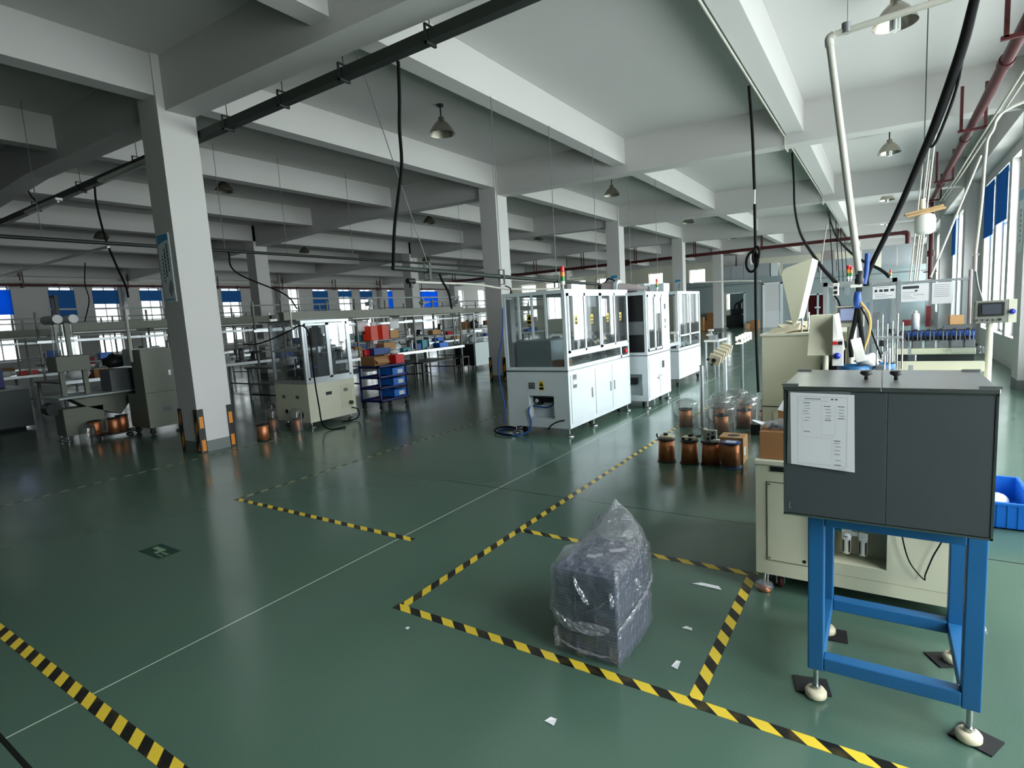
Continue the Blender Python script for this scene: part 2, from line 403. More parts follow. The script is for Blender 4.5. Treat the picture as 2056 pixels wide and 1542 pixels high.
for a, b in FW2: mb.box(e, a, YF, YF+0.25, 1.0, 3.85); mb.box(a, b, YF, YF+0.25, 2.62, 3.85); e = b
mb.box(e, XR, YF, YF+0.25, 1.0, 3.85); struct('wall_far', mb, 'lit_wall_cream')
struct('wall_back', MB().box(XL, XR, YB-0.25, YB, 0, 5.1), 'plinth')

wn = [0]
def window(axis, pos, a, b, z0, z1, out):
    """frame with one mullion, a transom and a pane, set into the wall"""
    wn[0] += 1
    f = MB(); t = 0.045
    def bar(u0, u1, w0, w1):
        if axis == 'x': f.box(pos, pos+0.06, u0, u1, w0, w1)
        else: f.box(u0, u1, pos, pos+0.06, w0, w1)
    bar(a, b, z0, z0+t); bar(a, b, z1-t, z1); bar(a, a+t, z0, z1); bar(b-t, b, z0, z1)
    m_ = (a+b)/2; bar(m_-0.02, m_+0.02, z0, z1); zt = z0+(z1-z0)*0.68; bar(a, b, zt-0.02, zt+0.02)
    o = struct('window_%d' % wn[0], f, 'alu')
    g = MB()
    if axis == 'x': g.box(pos+0.025, pos+0.031, a+t, b-t, z0+t, z1-t)
    else: g.box(a+t, b-t, pos+0.025, pos+0.031, z0+t, z1-t)
    g.build('window_pane', 'glass', o)
for a, b in RW: window('x', XR+0.12, a, b, RS, RH, 1)
for a, b in LW: window('x', XL-0.18, a, b, LS, LH, -1)
for a, b in FW: window('y', YF+0.12, a, b, 1.0, 3.85, 1)
for a, b in FW2: window('y', YF+0.12, a, b, 1.0, 2.62, 1)

# ------------------------------------------------------------------ daylight
w = bpy.data.worlds.new('overcast_sky'); SC.world = w; w.use_nodes = True
N, L = w.node_tree.nodes, w.node_tree.links
SKY_L, SKY_R, EXPO = 4.0, 17.0, 0.25
bg = N['Background']; bg.inputs[1].default_value = 7.0
tc = N.new('ShaderNodeTexCoord'); sx = N.new('ShaderNodeSeparateXYZ'); L.new(tc.outputs['Generated'], sx.inputs[0])
cr = N.new('ShaderNodeValToRGB'); cr.color_ramp.elements[0].position = 0.45; cr.color_ramp.elements[0].color = (0.62, 0.63, 0.61, 1)
cr.color_ramp.elements[1].position = 0.62; cr.color_ramp.elements[1].color = (0.98, 0.98, 1.0, 1)
mr = N.new('ShaderNodeMapRange'); mr.inputs[1].default_value = -1; L.new(sx.outputs[2], mr.inputs[0])
L.new(mr.outputs[0], cr.inputs[0]); L.new(cr.outputs[0], bg.inputs[0])
ms = N.new('ShaderNodeMapRange'); ms.inputs[1].default_value = -0.6; ms.inputs[2].default_value = 0.6
ms.inputs[3].default_value = SKY_L; ms.inputs[4].default_value = SKY_R     # the sun stands behind the clouds on the right hand side
L.new(sx.outputs[0], ms.inputs[0]); L.new(ms.outputs[0], bg.inputs[1])
def portal(loc, rot, sx_, sy_):
    l = bpy.data.lights.new('daylight_portal', 'AREA'); l.shape = 'RECTANGLE'; l.size = sx_; l.size_y = sy_
    l.cycles.is_portal = True
    o = bpy.data.objects.new('daylight_portal', l); COL.objects.link(o); o.location = loc; o.rotation_euler = rot
for y in ROWS[:-1]:
    portal((XR+0.24, y+3.65, (RS+RH)/2), (0, math.radians(90), 0), RH-RS, 6.0)
portal((XL-0.24, 2, (LS+LH)/2), (0, math.radians(-90), 0), LH-LS, 20)
portal((XL-0.24, 22, (LS+LH)/2), (0, math.radians(-90), 0), LH-LS, 20)
portal((-17, YF+0.24, 2.4), (math.radians(-90), 0, 0), 15, 2.9)
portal((-3.6, YF+0.24, 1.8), (math.radians(-90), 0, 0), 10.2, 1.7)
SC.view_settings.view_transform = 'Standard'; SC.view_settings.look = 'None'; SC.view_settings.gamma = 1.0
SC.view_settings.exposure = EXPO; SC.view_settings.use_curve_mapping = False
SC.cycles.use_denoising = True
SC.cycles.max_bounces = 7; SC.cycles.diffuse_bounces = 4; SC.cycles.glossy_bounces = 4; SC.cycles.transmission_bounces = 4
SC.cycles.transparent_max_bounces = 24; SC.cycles.caustics_reflective = False; SC.cycles.caustics_refractive = False
SC.cycles.sample_clamp_indirect = 6.0
# ================================================================== floor markings
def tape_x(x0, x1, y, label, w=0.05):
    o = MB().box(x0, x1, y-w/2, y+w/2, 0.0, 0.0012); return o.build('floor_tape', 'tape', label=label, cat='floor tape', group='hazard tape on the floor')
def tape_y(x, y0, y1, label, w=0.05, m='tape_y'):
    o = MB().box(x-w/2, x+w/2, y0, y1, 0.0, 0.0010); return o.build('floor_tape', m, label=label, cat='floor tape', group='hazard tape on the floor')
tape_x(-2.145, 1.4, 1.965, 'yellow and black tape strip running under the wrapped tray stack')
tape_y(-2.11, 1.99, 8.4, 'yellow and black tape strip running from the near corner towards the copper spools')
tape_x(-2.08, -0.55, 3.14, 'yellow and black tape strip behind the wrapped tray stack')
tape_y(-0.575, 1.99, 3.115, 'yellow and black tape strip between the tray stack and the blue stand')
tape_x(-4.87, -2.69, 2.675, 'yellow and black tape strip ending at the white floor line')
tape_y(-4.86, 2.70, 7.6, 'faded yellow and black tape strip in front of the cream enclosed machine', 0.04, 'tape_worn')
tape_x(-6.5, -1.3, 0.785, 'yellow and black tape strip across the corner beside the dark floor joint', 0.055)
MB().box(-6.97,-6.935,1.0,4.9,0,.0009).build('floor_tape','tape_worn',label='worn pale tape strip along the foot of the nearest white column',cat='floor tape',group='hazard tape on the floor')

# green exit marker on the floor
t = thing('floor_exit_sign', 'dark green square floor sign with a pale arrow on bare floor', 'floor sign', (-4.235, 1.73, 0))
R = math.radians(0)
MB().box(-4.385, -4.085, 1.66, 1.81, 0, 0.0012).build('base', 'exit', t)
MB().add([(-4.35,1.77,.0014),(-4.21,1.77,.0014),(-4.21,1.70,.0014),(-4.25,1.70,.0014),(-4.25,1.735,.0014),(-4.35,1.735,.0014)], [(0,5,4,3,2,1)]).build('arrow', 'exit2', t)
m = MB()
for k in range(4): m.box(-4.19+k*0.022, -4.176+k*0.022, 1.69, 1.70, 0.0013, 0.0016)
for k in range(4): m.box(-4.19+k*0.022, -4.176+k*0.022, 1.72, 1.74, 0.0013, 0.0016)
m.build('lettering', 'exit2', t)

# scraps of film and paper on the floor
for i, (x, y, sx, sy, lb) in enumerate([(-1.0, 1.62, 0.022, 0.018, 'tiny white paper scrap on the floor in front of the tray stack'),
        (-0.70, 2.16, 0.015, 0.03, 'small clear film scrap on the floor right of the tray stack'),
        (-0.76, 2.9, 0.08, 0.018, 'thin curled film scrap on the floor beside the tape corner'),
        (-0.735, 2.45, 0.025, 0.012, 'tiny film scrap on the floor between tray stack and tape'),
        (-1.93, 1.83, 0.012, 0.01, 'tiny white scrap on the floor by the near tape corner')]):
    MB().add([(x-sx,y-sy*.6,.002),(x+sx,y-sy,.004),(x+sx*.7,y+sy,.003),(x-sx*.4,y+sy*.8,.006)], [(0,1,2,3)]).build('paper_scrap', 'paper', label=lb, cat='scrap', group='scraps on the floor')

# ================================================================== blue stand and grey cabinet
t = thing('steel_stand', 'blue welded square tube stand carrying the slate grey box on four levelling feet', 'stand', (0.04, 2.45, 0))
x0, x1, y0, y1, w = -0.212, 0.29, 2.19, 2.72, 0.052
zt, zr = 0.735, 0.125
for (x, y) in ((x0, y0), (x1-w, y0), (x0, y1-w), (x1-w, y1-w)):
    MB().box(x, x+w, y, y+w, zr, zt).build('post', 'blue', t, 0.004)
    cx_, cy_ = x+w/2, y+w/2
    f = MB().cyl((cx_,cy_,0.012),(cx_,cy_,zr+0.01),0.009,seg=12).cyl((cx_,cy_,0.04),(cx_,cy_,0.052),0.016,seg=6)
    f = f.build('levelling_foot', 'steel', t)
    MB().lathe((cx_,cy_,0.0),[(0,0.006),(0.034,0.006),(0.037,0.012),(0.037,0.026),(0.03,0.036),(0,0.038)],20).build('foot_pad', 'cream', f)
for (a, b, c, d) in ((x0+w, x1-w, y0, y0+w), (x0+w, x1-w, y1-w, y1), (x0, x0+w, y0+w, y1-w), (x1-w, x1, y0+w, y1-w)):
    MB().box(a, b, c, d, zr+0.005, zr+0.055).build('bottom_rail', 'blue', t, 0.004)
    MB().box(a, b, c, d, zt-0.05, zt-0.001).build('top_rail', 'blue', t, 0.004)
for (cx_, cy_, rz, lb) in ((-0.205, 2.275, .25, 'black rubber mat under the front left foot of the blue stand'), (0.285, 2.235, -.45, 'black rubber mat under the front right foot of the blue stand'),
        (-0.165, 2.69, .1, 'black rubber mat under the back left foot of the blue stand'), (0.245, 2.70, .5, 'black rubber mat under the back right foot of the blue stand')):
    MB().ob((cx_, cy_, 0.003), (0.12, 0.10, 0.006), (0, 0, rz)).build('rubber_mat', 'rubber', label=lb, cat='rubber mat', group='mats under the blue stand')

cx0, cx1, cy0, cy1, cz0, cz1 = -0.283, 0.29, 2.125, 2.615, 0.737, 1.188
t = thing('grey_cabinet', 'slate grey rectangular machine box with a two part steel lid on the blue stand', 'cabinet', (0, 2.37, cz0))
MB().box(cx0+.012, cx1-.012, cy0+.014, cy1, cz0+.004, cz1).build('housing', 'darkgrey', t)
MB().box(cx0+.004, 0.0185, cy0, cy0+.016, cz0+.008, cz1-.002).build('front_panel', 'darkgrey', t, .001)
MB().box(0.0195, cx1-.006, cy0, cy0+.016, cz0+.008, cz1-.002).build('front_panel', 'darkgrey', t, .001)
fr = MB(); e = .0065
fr.box(cx0, cx0+e, cy0-.002, cy0+.018, cz0, cz1); fr.box(cx1-e, cx1, cy0-.002, cy0+.018, cz0, cz1); fr.box(cx0, cx1, cy0-.002, cy0+.018, cz0, cz0+e); fr.box(cx0, cx1, cy0-.002, cy0+.018, cz1-e, cz1)
fr.build('edge_trim', 'steel', t)
for a, b in ((cx0-.002, .0015), (.0035, cx1+.002)):
    l = MB().box(a, b, cy0-.004, cy1+.002, cz1, cz1+.012).build('lid', 'stainless', t, .001)
    kx = b-.045 if a < -0.1 else a+.04
    MB().lathe((kx, cy0+.2, cz1+.012), [(0,0),(.007,0),(.006,.012),(.017,.018),(.02,.024),(.017,.03),(0,.031)], 18).build('knob', 'black', l)
for (hx, hy) in ((cx0+.02, cy0+.02), (cx1-.02, cy0+.02), (cx0+.02, cy1-.03), (cx1-.02, cy1-.03)):
    MB().box(hx-.026, hx+.026, hy-.016, hy+.016, cz1+.012, cz1+.015).cyl((hx-.026,hy-.014,cz1+.017),(hx+.026,hy-.014,cz1+.017),.004,seg=8).build('hinge', 'steel', t)
# scratches
s_ = MB().tube([(-0.262,cy0-.0008,.76),(-0.266,cy0-.0008,.772),(-0.263,cy0-.0008,.785)], .0006, 4)
s_.build('scratch', 'paper', t)

# document in sleeve on the front
t = thing('document_sleeve', 'white printed form in a clear sleeve stuck on the slate grey box', 'document', (-.16, cy0-.003, 1.05))
yp = cy0-.003
MB().prism([(-.272,.925),(-.074,.918),(-.083,1.185),(-.268,1.183)], 'Y', yp-.0005, yp).build('sleeve', 'midgrey', t)
px0, px1, pz0, pz1 = -.2615, -.0715, .915, 1.1785
MB().add([(px0+.003,yp-.001,pz0+.01),(px1+.004,yp-.009,pz0),(px1,yp-.010,pz1-.003),(px0,yp-.001,pz1)], [(0,1,2,3)]).build('sheet', 'paper', t)
ink, pale = MB(), MB()
def inkbar(mb, u, v, wd, h):      # u,v measured on the sheet, 0..1 from its top left corner
    a = px0+(px1-px0)*u; b = px0+(px1-px0)*(u+wd); z1_ = pz1-(pz1-pz0)*v; z0_ = z1_-(pz1-pz0)*h
    yy = lambda x: yp-.0016-.009*(x-px0)/(px1-px0)
    mb.add([(a,yy(a),z0_),(b,yy(b),z0_),(b,yy(b),z1_),(a,yy(a),z1_)], [(0,1,2,3)])
for (u, v) in ((.22,.128),(.54,.165),(.755,.163),(.22,.505),(.70,.605),(.71,.92),(.555,.345),(.755,.315)): inkbar(ink, u, v, .10, .008)
inkbar(ink, .65, .07, .04, .014); inkbar(ink, .71, .07, .04, .014)
for k in range(7): inkbar(ink, .235+.037*k, .072, .028, .010)
for (u, v) in ((.23,.165),(.24,.2),(.21,.235),(.22,.268),(.24,.32),(.22,.358),(.56,.205),(.57,.245),(.57,.285),(.56,.32),(.77,.205),(.76,.243),(.77,.28),(.70,.635),(.72,.68),(.71,.73),(.71,.78),(.72,.86)): inkbar(pale, u, v, .085, .008)
for (u, v, a, b) in ((.12,.05,.78,.0025),(.12,.935,.78,.0025),(.12,.05,.003,.885),(.897,.05,.003,.885),(.14,.10,.45,.0025),(.2,.58,.46,.002),(.5,.13,.002,.41),(.715,.15,.002,.4),(.67,.54,.002,.32),(.5,.54,.2,.002),(.2,.13,.002,.38),(.74,.97,.14,.004)): inkbar(pale, u, v, a, b)
ink.build('lettering', 'ink', t); pale.build('pale_lettering', 'palegrey_ink', t)

# ================================================================== tray stack in a clear bag
bx0, bx1, by0, by1 = -1.185, -0.905, 2.035, 2.42
def tray_mesh(z):
    h, r = .0148, .010
    m = MB(); i_ = .005
    m.box(bx0+i_, bx1-i_, by0+i_, by1-i_, z+.001, z+.005)
    for q0, q1, za, zc in ((i_, r, z, z+.0095), (0, r, z+.0095, z+h-.0008)):
        m.box(bx0+q0, bx1-q0, by0+q0, by0+r, za, zc); m.box(bx0+q0, bx1-q0, by1-r, by1-q0, za, zc); m.box(bx0+q0, bx0+r, by0+r, by1-r, za, zc); m.box(bx1-r, bx1-q0, by0+r, by1-r, za, zc)
    for i in range(1, 6): m.box(bx0+(bx1-bx0)*i/6-.002, bx0+(bx1-bx0)*i/6+.002, by0+r, by1-r, z+.004, z+.0125)
    for j in range(1, 9): m.box(bx0+r, bx1-r, by0+(by1-by0)*j/9-.002, by0+(by1-by0)*j/9+.002, z+.004, z+.0125)
    for k in range(9): m.box(bx1-.004, bx1+.0006, by0+.03+.04*k, by0+.042+.04*k, z, z+.0095)
    return m
nt_ = 26
tr = thing('plastic_tray', 'grey compartment plastic tray inside the bagged stack below the top one', 'tray', (-1.045, 2.23, .002), 'trays stacked in the clear bag')
lug = tray_mesh(.002)
for x in (bx0+.09, bx0+.185): lug.box(x-.004, x+.004, by0-.002, by0+.006, .003, .0162)
lug.build('tray_body', 'tray', tr)
for k in range(1, nt_):
    dx = .005 if k > 11 else 0
    dup(tr, (-1.045-dx+random.uniform(-.0015,.0015), 2.23+random.uniform(-.0015,.0015), .002+k*.0148),
        label='topmost grey compartment plastic tray in the bagged stack, under the paper slips' if k == nt_-1 else None)
zt_ = .002+nt_*.0148
for (x, y, rz, lb) in ((-1.02, 2.30, .6, 'white paper slip lying on top of the bagged trays, the farther one'), (-1.09, 2.2, .2, 'white paper slip on the bagged trays nearest the loose bag neck')):
    MB().ob((x, y, zt_+.0025), (.045, .03, .001), (.04, 0, rz)).ob((x+.03, y+.02, zt_+.005), (.03, .03, .001), (0, -.12, rz+.2)).build('paper_slip', 'paper', label=lb, cat='paper slip')
# the bag: a loose skin round the stack with a gathered, flared neck
from mathutils import noise
def bag():
    m = MB(); nu, prof = 144, []
    zs = [(.001,-.004),(.025,.004),(.06,0),(.1,.0),(.14,.006),(.165,-.003),(.178,-.007),(.195,.006),(.23,.008),(.28,.008),(.33,.006),(.37,.004),(.398,.0),(.415,-.012)]
    rings = []
    hx, hy, cx_, cy_ = (bx1-bx0)/2, (by1-by0)/2, (bx0+bx1)/2, (by0+by1)/2
    for z, g in zs:
        ring = []
        for i in range(nu):
            a = 2*math.pi*i/nu; c, s = math.cos(a), math.sin(a)
            k = 1/max(abs(c), abs(s)); px, py = c*k, s*k      # square path
            nrm = V((c, s, 0))
            wob = .009*(1+noise.noise(V((px*2.2, py*2.2, z*11)))) + .012*abs(noise.noise(V((px*5, py*5, z*22)))) + .006*abs(noise.noise(V((px*13, py*13, z*50))))
            wob += .03*max(0, -px-.1)*(.5+.5*noise.noise(V((py*2, z*9, 3))))*(1 if .14 < z < .4 else .25)
            ring.append(V((cx_+px*hx+(c)*(wob+g+.002), cy_+py*hy+(s)*(wob+g+.002), z+.004*noise.noise(V((px*5, py*5, z*7))) if z > .01 else z)))
        rings.append(ring)
    # loose top: gathers along a crumpled ridge that stands up toward the back
    A_, B_ = V((-1.17, 2.10, .465)), V((-1.045, 2.40, .61))
    for f in (.12, .28, .45, .62, .78, .9, 1.0):
        ring = []
        for i in range(nu):
            p = rings[13][i].copy(); d = V((p.x-cx_, p.y-cy_, 0)); t_ = min(1, max(0, .5+(d.x*.35+d.y*.94)*2.6))
            q = A_.lerp(B_, t_); sag = -.055*math.sin(math.pi*t_)
            z0_ = p.z; p = p.lerp(q, f); p.z = z0_ + (q.z+sag-z0_)*(f**.65)
            nz_ = V((noise.noise(p*13), noise.noise(p*13+V((9,0,0))), noise.noise(p*11+V((0,7,0)))))
            p += nz_*(.016*math.sin(math.pi*min(f,.95))+.006)
            ring.append(p)
        rings.append(ring)
    vs = [p for r in rings for p in r]; fs = []
    for j in range(len(rings)-1):
        for i in range(nu): fs.append((j*nu+i, j*nu+(i+1) % nu, (j+1)*nu+(i+1) % nu, (j+1)*nu+i))
    m.add(vs, fs, True); return m
b = bag().build('plastic_bag', 'bag', label='clear crumpled plastic bag wrapped round the stack of grey trays', cat='plastic bag')
def ribbon(mb, pts, wid, out, seed, n=10):
    """a rumpled strip of film lying over the bag: pts along it, pushed outward along 'out'"""
    P = spline(pts, n); vs = []; K = 7
    for i, p in enumerate(P):
        t = (P[min(i+1, len(P)-1)]-P[max(i-1, 0)]).normalized(); w_ = t.cross(out).normalized(); f = math.sin(math.pi*i/(len(P)-1))**.5
        for k in range(K):
            u = (k/(K-1)-.5)*wid*(.35+.65*f)
            q = p + w_*u + out*(.004+.011*f*abs(noise.noise(V((i*.33, k*1.1, seed)))*2) + (.005 if k in (2, 4) else 0)*f)
            vs.append(q)
    fs = [(i*K+k, i*K+k+1, (i+1)*K+k+1, (i+1)*K+k) for i in range(len(P)-1) for k in range(K-1)]
    mb.add(vs, fs, False)
fold = clear_mat('whitened_fold_film', (240, 242, 248), .16, haze=.34, haze_rgb=(240, 242, 248), rough=.12, edge=.6)  # fold film whitened so the ribbons carry the glints along the creases
F_, S_ = V((0, -1, 0)), V((1, 0, 0))
for pts, w_, o_ in (([(bx0-.02,by0-.014,.20),(-1.12,by0-.024,.15),(-1.03,by0-.026,.165),(-.93,by0-.02,.17)], .045, F_), ([(-1.15,by0-.02,.175),(-1.04,by0-.03,.145),(-.95,by0-.026,.15)], .02, F_),
        ([(bx1+.008,by0-.01,.172),(bx1+.022,2.15,.20),(bx1+.022,2.3,.225),(bx1+.016,by1,.25)], .022, S_), ([(-1.09,by0-.018,.375),(-1.065,by0-.02,.33),(-1.035,by0-.02,.28),(-1.02,by0-.02,.262)], .02, F_),
        ([(bx1-.03,by0-.016,.30),(-.98,by0-.022,.26),(-1.06,by0-.02,.215)], .008, F_), ([(bx0+.01,by0-.014,.06),(-1.06,by0-.018,.04),(-.93,by0-.014,.045)], .012, F_), ([(bx0-.005,by0-.016,.02),(bx0,by0-.018,.07),(bx0-.006,by0-.016,.12)], .03, F_),
        ([(-.925,by0-.016,.335),(-.91,by0-.02,.31),(-.918,by0-.018,.27)], .02, F_), ([(bx1+.012,2.2,.32),(bx1+.018,2.23,.29),(bx1+.014,2.21,.26)], .03, S_)):
    mb = MB(); ribbon(mb, pts, w_, o_, w_*100); mb.build('fold', fold, b)

# ================================================================== cream winding machine behind the stand
mx0, mx1, my0, my1, mz0, mz1 = -.53, .385, 2.99, 4.0, .09, .70
t = thing('winding_machine', 'cream steel machine on castors behind the blue stand with an open air regulator recess', 'machine', (-.07, 3.4, 0))
rx0, rx1, rz0, rz1 = -.185, .036, .215, .40
bd = MB(); bd.box(mx0, mx1, my0+.14, my1, mz0, mz1-.03)
bd.box(mx0, rx0, my0, my0+.14, mz0, mz1-.03); bd.box(rx1, mx1, my0, my0+.14, mz0, mz1-.03); bd.box(rx0, rx1, my0, my0+.14, mz0, rz0); bd.box(rx0, rx1, my0, my0+.14, rz1, mz1-.03)
bd.build('body', 'beige', t)
MB().box(mx0-.004, mx1+.004, my0-.004, my1, mz1-.028, mz1-.006).build('table_top', 'beige2', t, .002)
p = MB().box(-.475, -.215, my0-.002, my0+.001, .17, .585).build('cover_panel', 'beige', t)
g = MB(); 
for a in ((-.476,-.475,.17,.585),(-.215,-.214,.17,.585)): g.box(a[0]-.001, a[1]+.001, my0-.0026, my0+.001, a[2], a[3])
for zz in (.17, .585): g.box(-.477, -.213, my0-.0026, my0+.001, zz-.0012, zz+.0012)
g.build('panel_seam', 'black', p)
for (x, z) in ((-.465,.573),(-.465,.182),(-.225,.573),(-.225,.182)): MB().cyl((x,my0-.004,z),(x,my0,z),.004,seg=10).build('screw', 'black', p)
MB().box(-.46, -.2, my0-.003, my0+.001, .642, .667).build('slot', 'black', t)
MB().box(-.2, mx1, my0-.0008, my0+.001, .1545, .1560).build('seam', 'greybeige', t)
for (x, z) in ((-.268,.182),(-.305,.19)): MB().cyl((x,my0-.003,z),(x,my0+.001,z),.009,seg=14).build('cable_hole', 'black', t)
# air preparation unit in the recess
ay = my0+.07
a = MB().box(-.148, -.108, ay-.02, ay+.03, .335, .375).cyl((-.128,ay,.375),(-.128,ay,.398),.019,.021,seg=16).box(-.108, -.078, ay-.012, ay+.02, .338, .36).box(-.078, -.04, ay-.018, ay+.02, .325, .362).build('air_regulator', 'creamwhite', t, .002)
MB().lathe((-.128, ay-.022, .338), [(0,-.012),(.02,-.012),(.021,0),(0,0)], 20, 'Y').build('gauge', 'paper', a)
MB().box(-.14,-.122,ay-.0365,ay-.035,.339,.342).build('gauge_needle', 'black', a)
for x in (-.128, -.06): MB().lathe((x, ay, .24), [(0,0),(.014,.002),(.018,.012),(.018,.085),(.02,.09),(0,.09)], 16).build('filter_bowl', 'creamwhite', a)
c_ = MB()
for x in (-.128, -.06):
    for d in (-.0135, .0135): c_.box(x+d-.0025, x+d+.0025, ay-.019, ay-.012, .255, .315)
c_.build('bowl_slot', 'black', a)
MB().cyl((-.2,ay,.356),(-.148,ay,.356),.008,seg=10).build('air_fitting', 'teal', a)
# feet
for (x, y) in ((mx0+.04, my0+.0), (mx1-.03, my0+.0), (mx0+.04, my1-.06), (mx1-.03, my1-.06)):
    f = MB().cyl((x,y,.02),(x,y,.095),.008,seg=10).cyl((x+.016,y,.03),(x+.016,y,.09),.004,seg=8).build('levelling_foot', 'chrome', t)
    MB().lathe((x,y,0),[(0,.0),(.034,.0),(.036,.012),(.022,.022),(0,.03)],18).build('foot_base', 'copper', f)
for (x, y) in ((mx0+.11, my0+.06), (mx1-.07, my0+.06), (mx0+.11, my1-.1), (mx1-.07, my1-.1)):
    f = MB().ob((x,y,.082),(.05,.05,.012)).box(x-.02,x-.015,y-.02,y+.03,.03,.082).box(x+.015,x+.02,y-.02,y+.03,.03,.082).build('castor', 'steel', t)
    MB().lathe((x-.012,y+.01,.036),[(0,0),(.026,0),(.034,.003),(.035,.012),(.034,.021),(.026,.024),(0,.024)],20,'X').build('wheel', 'redpipe', f)
for i, (x, y, lb) in enumerate(((-.49, my0, 'clear film bag wrapped round the left foot of the cream machine'), (.355, my0, 'clear film bag wrapped round the right foot of the cream machine'))):
    MB().blob((x, y-.005, .028), (.09, .085, .05), seed=i, amp=.5, freq=3).build('foot_bag', 'bag', label=lb, cat='plastic film', group='bags on machine feet')
# raised bench, rails and fixtures on top
MB().box(.055, .37, 3.5, 3.95, mz1-.006, 1.085).build('bench_block', 'beige', t)
MB().box(.05, .425, 3.56, 3.60, 1.085, 1.135).build('front_rail', 'beige', t, .003)
MB().box(.055, .42, 3.60, 3.95, 1.085, 1.10).build('deck', 'midgrey', t)
MB().box(.07, .40, 3.62, 3.70, 1.10, 1.112).build('mat_strip', 'greenpcb', t)
MB().box(.06, .405, 3.70, 3.73, 1.16, 1.192).build('upper_rail', 'beige', t, .003)
MB().box(.075, .40, 3.71, 3.76, 1.112, 1.16).build('rail_gap', 'dark', t)
for k in range(6):
    x = .085+k*.055
    n_ = MB().box(x, x+.042, 3.715, 3.76, 1.192, 1.232).cyl((x+.02,3.735,1.232),(x+.02,3.735,1.285),.004,seg=8).cyl((x+.036,3.735,1.225),(x+.036,3.735,1.275),.003,seg=8).build('winding_head', 'midgrey', t, .002)
    MB().tube(spline([(x+.004,3.71,1.23),(x-.006,3.70,1.27),(x+.012,3.70,1.295),(x+.03,3.71,1.27)],6), .0028, 6).build('hose', 'black', n_)
MB().box(.09, .40, 3.745, 3.765, 1.238, 1.252).build('guide_bar', 'black', t)
MB().box(.085, .40, 3.74, 3.755, 1.282, 1.287).build('guide_bar', 'black', t)
MB().cyl((.085,3.8,1.255),(.41,3.8,1.255),.026,seg=18).build('drum', 'bluedark', t)
MB().box(.30, .43, 3.62, 3.72, 1.17, 1.20).build('clear_cover', 'acrylic', t)
# blue bowl feeders, pins and small fixtures on the left half
for (x, y, r, lb) in ((-.115, 3.22, .07, 'left'), (.01, 3.3, .05, 'right')):
    bw = MB().lathe((x, y, 1.0), [(0,.0),(r*.5,.0),(r*.55,.06),(r,.125),(r,.155),(r*.93,.155),(r*.93,.132),(r*.2,.12),(0,.12)], 28).build('bowl_feeder', 'blue', t)
    MB().box(x-r*.5, x+r*.5, y-r*.4, y+r*.4, mz1, 1.0).build('feeder_base', 'midgrey', bw)
for (x, h) in ((-.018, .09), (.03, .10), (.012, .07)):
    MB().cyl((x,3.05,1.15),(x,3.05,1.15+h),.0045,seg=10).build('guide_pin', 'chrome', t)
MB().box(-.03, .05, 3.0, 3.1, .7, 1.15).box(-.02,.012,3.01,3.06,1.15,1.175).build('pin_block', 'midgrey', t, .002)
for k in range(14):
    x = random.uniform(-.03,.13); y = random.uniform(3.35,3.75); z = random.uniform(1.08,1.3)
    MB().ob((x,y,z),(random.uniform(.01,.04),random.uniform(.01,.04),random.uniform(.01,.05)),(0,0,random.uniform(-.5,.5))).build('fixture', random.choice(['midgrey','steel','aluprof','dark']), t)
for k in range(6):
    x = -.02+k*.022; MB().cyl((x,3.55,1.1),(x,3.55,1.36+.03*math.sin(k*2)),.004,seg=8).build('spindle', 'steel', t)
MB().box(-.04,.13,3.36,3.85,.7,1.08).build('fixture_base','midgrey',t)
MB().box(-.035,.085,3.50,3.60,1.262,1.272).build('fixture_plate','aluprof',t)
# operator panels on posts
r = thing('operator_terminal', 'slim beige touch panel on a post at the right end of the cream machine', 'control panel', (.475, 3.9, .7))
MB().box(.412, .545, 3.86, 3.93, 1.308, 1.425).build('housing', 'greybeige', r, .003)
MB().box(.547, .58, 3.86, 3.93, 1.308, 1.428).build('side_plate', 'beige2', r)
MB().box(.428, .53, 3.853, 3.861, 1.345, 1.416).build('bezel', 'black', r)
MB().box(.44, .518, 3.850, 3.8535, 1.356, 1.406).build('screen', 'screen', r)
for k in range(5): MB().cyl((.427+.022*k,3.852,1.326),(.427+.022*k,3.861,1.326),.006,seg=12).build('button', 'black' if k == 4 else 'midgrey', r)
MB().lathe((.562,3.86,1.365),[(0,-.014),(.012,-.012),(.014,0)],14,'Y').build('blue_button', 'bluebutton', r)
MB().cyl((.48,3.9,.95),(.48,3.9,1.308),.015,seg=14).build('post', 'beige2', r)
MB().box(.372,.50,3.88,3.92,.94,.97).build('arm', 'beige', r)
r = thing('operator_terminal', 'sloped beige control box seen from its side, left of the hanging cables', 'control panel', (-.235, 3.15, .7))
MB().prism([(3.02,1.222),(3.36,1.222),(3.36,1.395),(3.22,1.412),(3.14,1.412)], 'X', -.298, -.192).build('housing', 'beige', r, .002)
MB().add([(-.188,3.12,1.405),(-.16,3.02,1.24),(-.16,3.3,1.24),(-.188,3.3,1.405)], [(0,1,2,3)]).build('front_cover', 'creamwhite', r)
MB().prism([(-.192,1.225),(-.158,1.225),(-.186,1.412),(-.192,1.412)], 'Y', 3.022, 3.355).build('face', 'creamwhite', r)
MB().box(-.193, -.148, 3.0, 3.025, 1.175, 1.30).build('switch_plate', 'creamwhite', r, .002)
for k, (z, m_) in enumerate(((1.282,'red'),(1.282,'black'))): MB().ob((-.182+.022*k,2.998,z),(.016,.006,.016)).build('switch', m_, r)
MB().lathe((-.172,2.999,1.222),[(0,-.012),(.013,-.01),(.015,0)],16,'Y').build('blue_button', 'bluebutton', r)
MB().cyl((-.235,3.2,.7),(-.235,3.2,1.225),.014,seg=14).build('post', 'beige2', r)
r = thing('operator_terminal', 'cream touch panel with a lit screen behind the hanging cables', 'control panel', (-.15, 4.15, 1.0))
